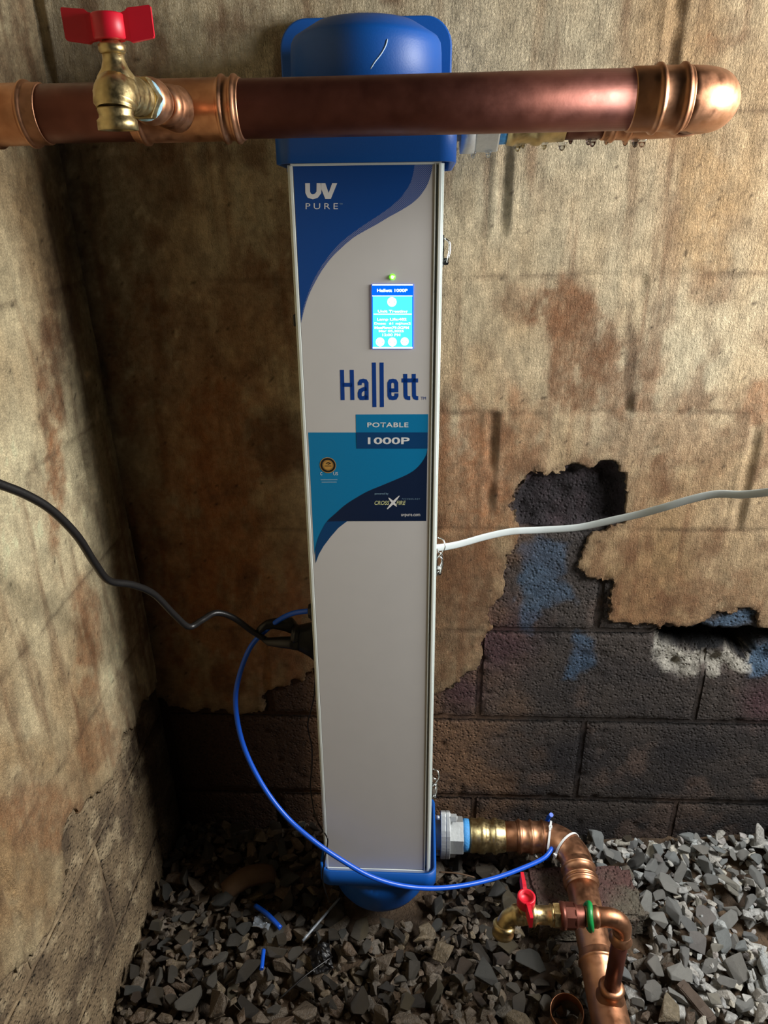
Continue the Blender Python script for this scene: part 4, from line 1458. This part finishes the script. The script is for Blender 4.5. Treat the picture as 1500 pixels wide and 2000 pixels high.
MB().lathe((XV - 0.0770, RY - 0.006, RT - 0.012), (-0.12, -0.25, -1), [(0, 0.0112), (0.002, 0.0158), (0.006, 0.0160), (0.009, 0.0140), (0.014, 0.0158), (0.019, 0.0150), (0.019, 0.011), (0.008, 0.010), (0.006, 0.001)], 32).build('hose_outlet', 'brass', sv, so2)
red_handle('handle', (XV - 0.048, RY, RT + 0.030), (-0.06, 1, 0), sv, so2, 0.036)
MB().lathe((XV + 0.0075, RY, RT), (-1, 0, 0), [(0, 0.0140), (0.0005, 0.0165), (0.0035, 0.0165), (0.004, 0.0140)], 28).build('thread_sealant', 'pipe_dope', sv, so2)

# ------------------------------------------------------------------ cables and tubes


def strand(name, label, cat, pts, r, mat, per=8, flat=1.0, n=14, group=None, flat_dir=None):
    P = smooth_path(pts, per)
    base = P[np.argmin(P[:, 2])]
    b = MB().tube(P, r, n, flat=flat, flat_dir=flat_dir)
    ob = b.build(name, mat, None, offset=base)
    ob.location = base
    return tag(ob, label, cat, group)


cord = [(-40, 930, .60), (0, 946, .62), (50, 966, .645), (100, 996, .67), (150, 1046, .70), (185, 1100, .73), (213, 1134, .755), (258, 1142, .79), (300, 1160, .825), (340, 1200, .855), (369, 1224, .875), (395, 1211, .89),
        (422, 1197, .905), (455, 1206, .92), (490, 1231, .935), (520, 1250, .945)]
strand('power_cord', 'thick black power cord hanging in waves along the left wall', 'cord', [at_y(x, y_, d) for x, y_, d in cord], 0.0047, 'black_rubber')
gl = cab_world((-HW - 0.012, 0.05, U(608, 1193, 0.05)[2]))
tube = [gl, at_y(572, 1198, gl[1] + 0.004), at_y(545, 1211, gl[1] + 0.016), at_y(515, 1235, gl[1] + 0.02), at_y(487, 1268, .94), at_y(466, 1325, .925), at_y(460, 1372, .915), at_y(468, 1430, .90), at_y(487, 1485, .885), at_y(520, 1545, .868), at_y(562, 1598, .85),
        at_y(612, 1642, .832), at_y(664, 1678, .822), at_y(722, 1711, .818), at_y(780, 1729, .822), at_y(842, 1735, .835), at_y(902, 1730, .855), at_y(960, 1717, .88), at_y(1012, 1699, .91), at_y(1062, 1676, .945)]
endp = np.array(tube[-1])
tube += [endp + (0.02, 0.025, 0.0), (XL + 0.006, LY - 0.020, LZ - 0.032), (XL + 0.012, LY + 0.030, LZ - 0.022), (XL + 0.016, LY + 0.035, LZ + 0.010), (XL + 0.020, LY + 0.028, LZ + 0.0285)]
strand('blue_tube', 'long blue plastic tube looping across the foot of the cabinet', 'tube', tube, 0.0041, 'blue_tube')
wt = [(846, 1071, .925), (870, 1068, .94), (900, 1062, .955), (950, 1048, .975), (1000, 1038, .99), (1060, 1035, 1.0), (1130, 1030, 1.0), (1200, 1015, .99), (1250, 1004, .98), (1300, 990, .965), (1350, 975, .955), (1400, 965, .945), (1450, 966, .93), (1510, 960, .91), (1580, 950, .88), (1700, 940, .83)]
strand('flat_cable', 'flat white cable stretched across the back wall from the cabinet', 'cable', [at_y(x, y_, d) for x, y_, d in wt] + [np.array((1.15, 0.80, 1.01)), np.array((1.9, 0.72, 1.10))], 0.0058, 'white_tube', flat=0.32, flat_dir=(0, 0, 1))
dw = [(617, 1282, .93), (616, 1320, .94), (613, 1362, .945), (606, 1392, .945), (601, 1415, .945), (604, 1436, .945), (609, 1460, .94), (609, 1500, .935), (606, 1530, .93), (609, 1560, .925), (616, 1595, .91), (628, 1618, .885), (637, 1632, .855), (640, 1645, .848), (634, 1680, .836), (630, 1710, .832), (634, 1735, .842), (644, 1762, .862)]
strand('thin_wire', 'thin dark wire dangling down the left edge of the cabinet', 'wire', [at_y(x, y_, d) for x, y_, d in dw], 0.0012, 'dark_wire', n=8)

# black plug that grips the cord beside the cabinet
pc = at_y(560, 1240, .945)
pr = root('cord_connector', pc, 'black rubber connector clamping the power cord to the cabinet side', 'connector')


def blob(sections, name, mat='black_rubber'):
    """sections: (px, py_low, py_high, depth y, half thickness)"""
    R = []
    for px, ya, yb, d, w in sections:
        a, c = at_y(px, ya, d), at_y(px, yb, d)
        m, h = (a + c) / 2, (c - a) / 2
        R.append([m + h * math.cos(q) + np.array([0, w, 0]) * math.sin(q) for q in np.linspace(0, 2 * math.pi, 16, endpoint=False)])
    return MB().rings(R, True, True).build(name, mat, pr, offset=pc)


blob([(622, 1296, 1216, .965, .018), (606, 1280, 1218, .958, .020), (590, 1270, 1222, .952, .020), (578, 1266, 1224, .948, .018), (570, 1264, 1226, .946, .014)], 'plug_body')
blob([(584, 1268, 1243, .940, .013), (566, 1264, 1246, .938, .012), (545, 1262, 1246, .938, .010), (524, 1259, 1247, .940, .008), (513, 1252, 1246, .942, .004)], 'lower_jaw')
blob([(582, 1238, 1224, .962, .010), (570, 1236, 1208, .962, .012), (556, 1230, 1206, .960, .012), (536, 1226, 1209, .956, .010), (520, 1228, 1212, .950, .009), (508, 1238, 1220, .945, .007), (501, 1234, 1228, .944, .004)], 'upper_jaw')
blob([(586, 1250, 1225, .946, .017), (578, 1252, 1224, .944, .018), (574, 1252, 1225, .944, .017)], 'clamp_ring', 'black_plastic')

# zip ties round the elbow and the tube


def tie(name, label, centre, axis, r, gap, head_at, group='zip ties on the lower elbow'):
    c, a = np.asarray(centre, float), np.asarray(axis, float)
    a /= np.linalg.norm(a)
    u_ = np.cross((0, 0, 1.0), a); u_ /= np.linalg.norm(u_); w_ = np.cross(a, u_)
    P = [c + r * (math.cos(q) * u_ + math.sin(q) * w_) for q in np.linspace(0, 2 * math.pi, 48)]
    z = root(name, c - np.array([0, 0, r]), label, 'zip tie', group)
    off = c - np.array([0, 0, r])
    R = []
    for p in P:
        n_ = (p - c) / r
        R.append([p + a * 0.0019 + n_ * 0.0006, p - a * 0.0019 + n_ * 0.0006, p - a * 0.0019 - n_ * 0.0006, p + a * 0.0019 - n_ * 0.0006])
    MB().rings(R, False, False, smooth=False).build('strap', 'nylon', z, offset=off)
    hp = c + (r + 0.002) * (math.cos(head_at) * u_ + math.sin(head_at) * w_)
    n_ = (hp - c) / np.linalg.norm(hp - c)
    t_ = np.cross(a, n_)
    rot = Matrix((tuple(a), tuple(t_), tuple(n_))).transposed().to_4x4()
    MB().box(tuple(hp - np.array((0.0032, 0.003, 0.0026))), tuple(hp + np.array((0.0032, 0.003, 0.0026))), rot, hp).build('head', 'nylon', z, offset=off, bevel=0.0006)
    tl = hp + t_ * 0.004 + n_ * 0.002
    MB().box(tuple(tl - np.array((0.0017, 0.005, 0.0006))), tuple(tl + np.array((0.0017, 0.005, 0.0006))), rot, tl).build('tail', 'nylon', z, offset=off)
    return z


def bend(a):
    t = math.radians(a)
    return np.array([XL + 0.055 * math.sin(t), LY - 0.055 + 0.055 * math.cos(t), LZ]), np.array([math.cos(t), -math.sin(t), 0])


c, a = bend(14)
tie('zip_tie', 'white zip tie on the elbow, its square head standing up', c, a, PIPE_R + 0.0036, 0, math.pi / 2 + 0.1)
c, a = bend(52)
tie('zip_tie', 'white zip tie round the elbow nearest the forward pipe', c, a, PIPE_R + 0.0036, 0, math.pi * 0.98)

# ------------------------------------------------------------------ loose things on the gravel
def rough_block(name, label, cat, lo, hi, rotz, mat, seed):
    x = np.linspace(lo[0], hi[0], 26); y_ = np.linspace(lo[1], hi[1], 18); z = np.linspace(lo[2], hi[2], 8)
    bm = bmesh.new()
    bmesh.ops.create_cube(bm, size=1)
    bmesh.ops.bevel(bm, geom=list(bm.edges), offset=0.08, segments=2, affect='EDGES')
    bmesh.ops.subdivide_edges(bm, edges=list(bm.edges), cuts=5, use_grid_fill=True)
    bmesh.ops.triangulate(bm, faces=bm.faces)
    V = np.array([w.co[:] for w in bm.verts]); bm.verts.index_update()
    T = np.array([[w.index for w in f.verts] for f in bm.faces])
    bm.free()
    S3 = np.array([hi[i] - lo[i] for i in range(3)])
    V = V * S3
    nn = fbm(V[:, 0] * 60 + V[:, 2] * 40, V[:, 1] * 60 - V[:, 2] * 30, 4, seed) - 0.5
    V += nn[:, None] * 0.010 * V / (np.linalg.norm(V, axis=1)[:, None] + 1e-6)
    k = fbm(V[:, 0] * 30, V[:, 1] * 30, 4, seed + 2)
    c = mix(lin((92, 66, 62)), lin((98, 92, 80)), smooth01((k - 0.35) * 3 - V[:, 1] / S3[1] * 1.2))
    ob = grid_mesh(name, V, c, T, mat, smooth=False)
    ob.location = [(lo[i] + hi[i]) / 2 for i in range(3)]
    ob.rotation_euler.z = rotz
    return tag(ob, label, cat)


rough_block('support_brick', 'rough dark brick under the bright copper pipe', 'brick', (0.195, 0.862, -0.020), (0.400, 0.972, 0.0395), 0.06, 'block', 31)
c = at_z(1110, 1975, 0.02)
st_ = MB()
nrm = np.array([-0.10, -0.16, 1.0]); nrm /= np.linalg.norm(nrm)
st_.lathe((0, 0, -0.02), nrm, [(0, 0.0262), (0.045, 0.0262), (0.0455, 0.0257), (0.0455, 0.0252), (0.045, 0.0248), (0, 0.0248)], 40, cap0=False, cap1=False)
ob = st_.build('pipe_offcut', 'copper')
ob.location = (c[0], c[1], 0.008)
tag(ob, 'short open copper pipe offcut standing in the gravel beside the tee', 'pipe offcut')
# half buried curved piece at the dark back
p0_, p1_ = at_z(432, 1728, 0.03), at_z(536, 1690, 0.03)
b = MB()
m = (p0_ + p1_) / 2
d = (p1_ - p0_); Ld = np.linalg.norm(d[:2]); d = d / np.linalg.norm(d); nrm = np.array([-d[1], d[0], 0])
R = []
for t in np.linspace(-0.5, 0.5, 12):
    q = m + d * Ld * t + np.array([0, 0, 0.010 - 0.09 * t * t])
    row = [q + nrm * 0.022 * math.cos(a) + np.array([0, 0, 0.020 * math.sin(a)]) for a in np.linspace(0, math.pi, 10)]
    row += [q + nrm * 0.019 * math.cos(a) + np.array([0, 0, 0.017 * math.sin(a)]) for a in np.linspace(math.pi, 0, 10)]
    R.append(row)
ob = b.rings(R, True, True).build('pipe_bend', 'clay', None, offset=m)
ob.location = m + np.array([0, 0, -0.018])
tag(ob, 'brown bent pipe piece half buried in the dark corner behind the cabinet', 'pipe offcut')


def offcut(name, label, pa, pb, lift, r, mat, cat, group=None, sag=0.0):
    a, c_ = at_z(*pa, 0.012), at_z(*pb, 0.012)
    m_ = (a + c_) / 2 + np.array([0, 0, sag])
    return strand(name, label, cat, [a + (0, 0, lift), m_ + (0, 0, lift), c_ + (0, 0, lift)], r, mat, 6, group=group)


offcut('tube_offcut', 'curved blue tube scrap lying in the shade left of the cabinet foot', (500, 1776), (549, 1820), 0.010, 0.0042, 'blue_tube', 'tube scrap', sag=0.006)
offcut('tube_offcut', 'short straight blue tube scrap lying on the front gravel', (516, 1864), (512, 1902), 0.012, 0.0036, 'blue_tube', 'tube scrap')
offcut('wire_scrap', 'pale wire scrap poking up beside the blue cabinet foot', (592, 1848), (664, 1764), 0.014, 0.0022, 'clear_plastic', 'wire')
offcut('wire_scrap', 'thin rusty wire on the dirt right of the cabinet foot', (858, 1712), (926, 1722), 0.012, 0.0016, 'clay', 'wire', sag=0.004)
offcut('wire_scrap', 'thin dark wire lying across the gravel in front', (545, 1965), (650, 1880), 0.016, 0.0014, 'dark_wire', 'wire', sag=0.006)


def crumple(name, label, cat, px, py, s, mat, seed, aspect=1.0):
    c_ = at_z(px, py, 0.012)
    g_ = np.linspace(-1, 1, 14)
    A_, B_ = np.meshgrid(g_, g_, indexing='ij')
    h = fbm(A_ * 1.6 + seed, B_ * 1.6, 4, seed) - 0.5
    V = np.stack([A_ * s * (1 + 0.3 * h), B_ * s * aspect * (1 - 0.4 * h), h * s * 1.1], -1).reshape(-1, 3)
    F_ = lattice(14, 14)
    n_ = len(V)
    V2 = np.vstack([V, V - np.array([0, 0, 0.0012])])
    F2 = np.vstack([F_, F_[:, ::-1] + n_])
    idx = np.concatenate([np.arange(0, 14), np.arange(1, 14) * 14 + 13, 13 * 14 + np.arange(12, -1, -1), np.arange(12, 0, -1) * 14])
    F2 = np.vstack([F2, np.stack([np.roll(idx, -1), idx, idx + n_, np.roll(idx, -1) + n_], 1)])
    ob_ = grid_mesh(name, V2, np.ones((len(V2), 3)), F2, mat, smooth=False)
    ob_.location = (c_[0], c_[1], pile_z(c_[0], c_[1]) + 0.006)
    ob_.rotation_euler = (0.2, 0.1, seed)
    return tag(ob_, label, cat)


crumple('plastic_scrap', 'crumpled clear plastic scrap beside the curved blue tube scrap', 'plastic scrap', 514, 1806, 0.016, 'clear_plastic', 3.0, 0.8)
crumple('plastic_scrap', 'black crumpled plastic scrap in the gravel before the cabinet', 'plastic scrap', 628, 1878, 0.022, 'black_plastic', 5.0, 0.8)
rb = rough_block('wood_scrap', 'dark wooden stick end lying in the bright gravel at lower right', 'wood scrap', (-0.010, -0.034, -0.008), (0.010, 0.034, 0.010), 0.5, 'stone', 77)
cc = at_z(1362, 1955, 0.012)
rb.location = (cc[0], cc[1], pile_z(cc[0], cc[1]) + 0.004)
rb.data.materials[0] = MAT['wood']
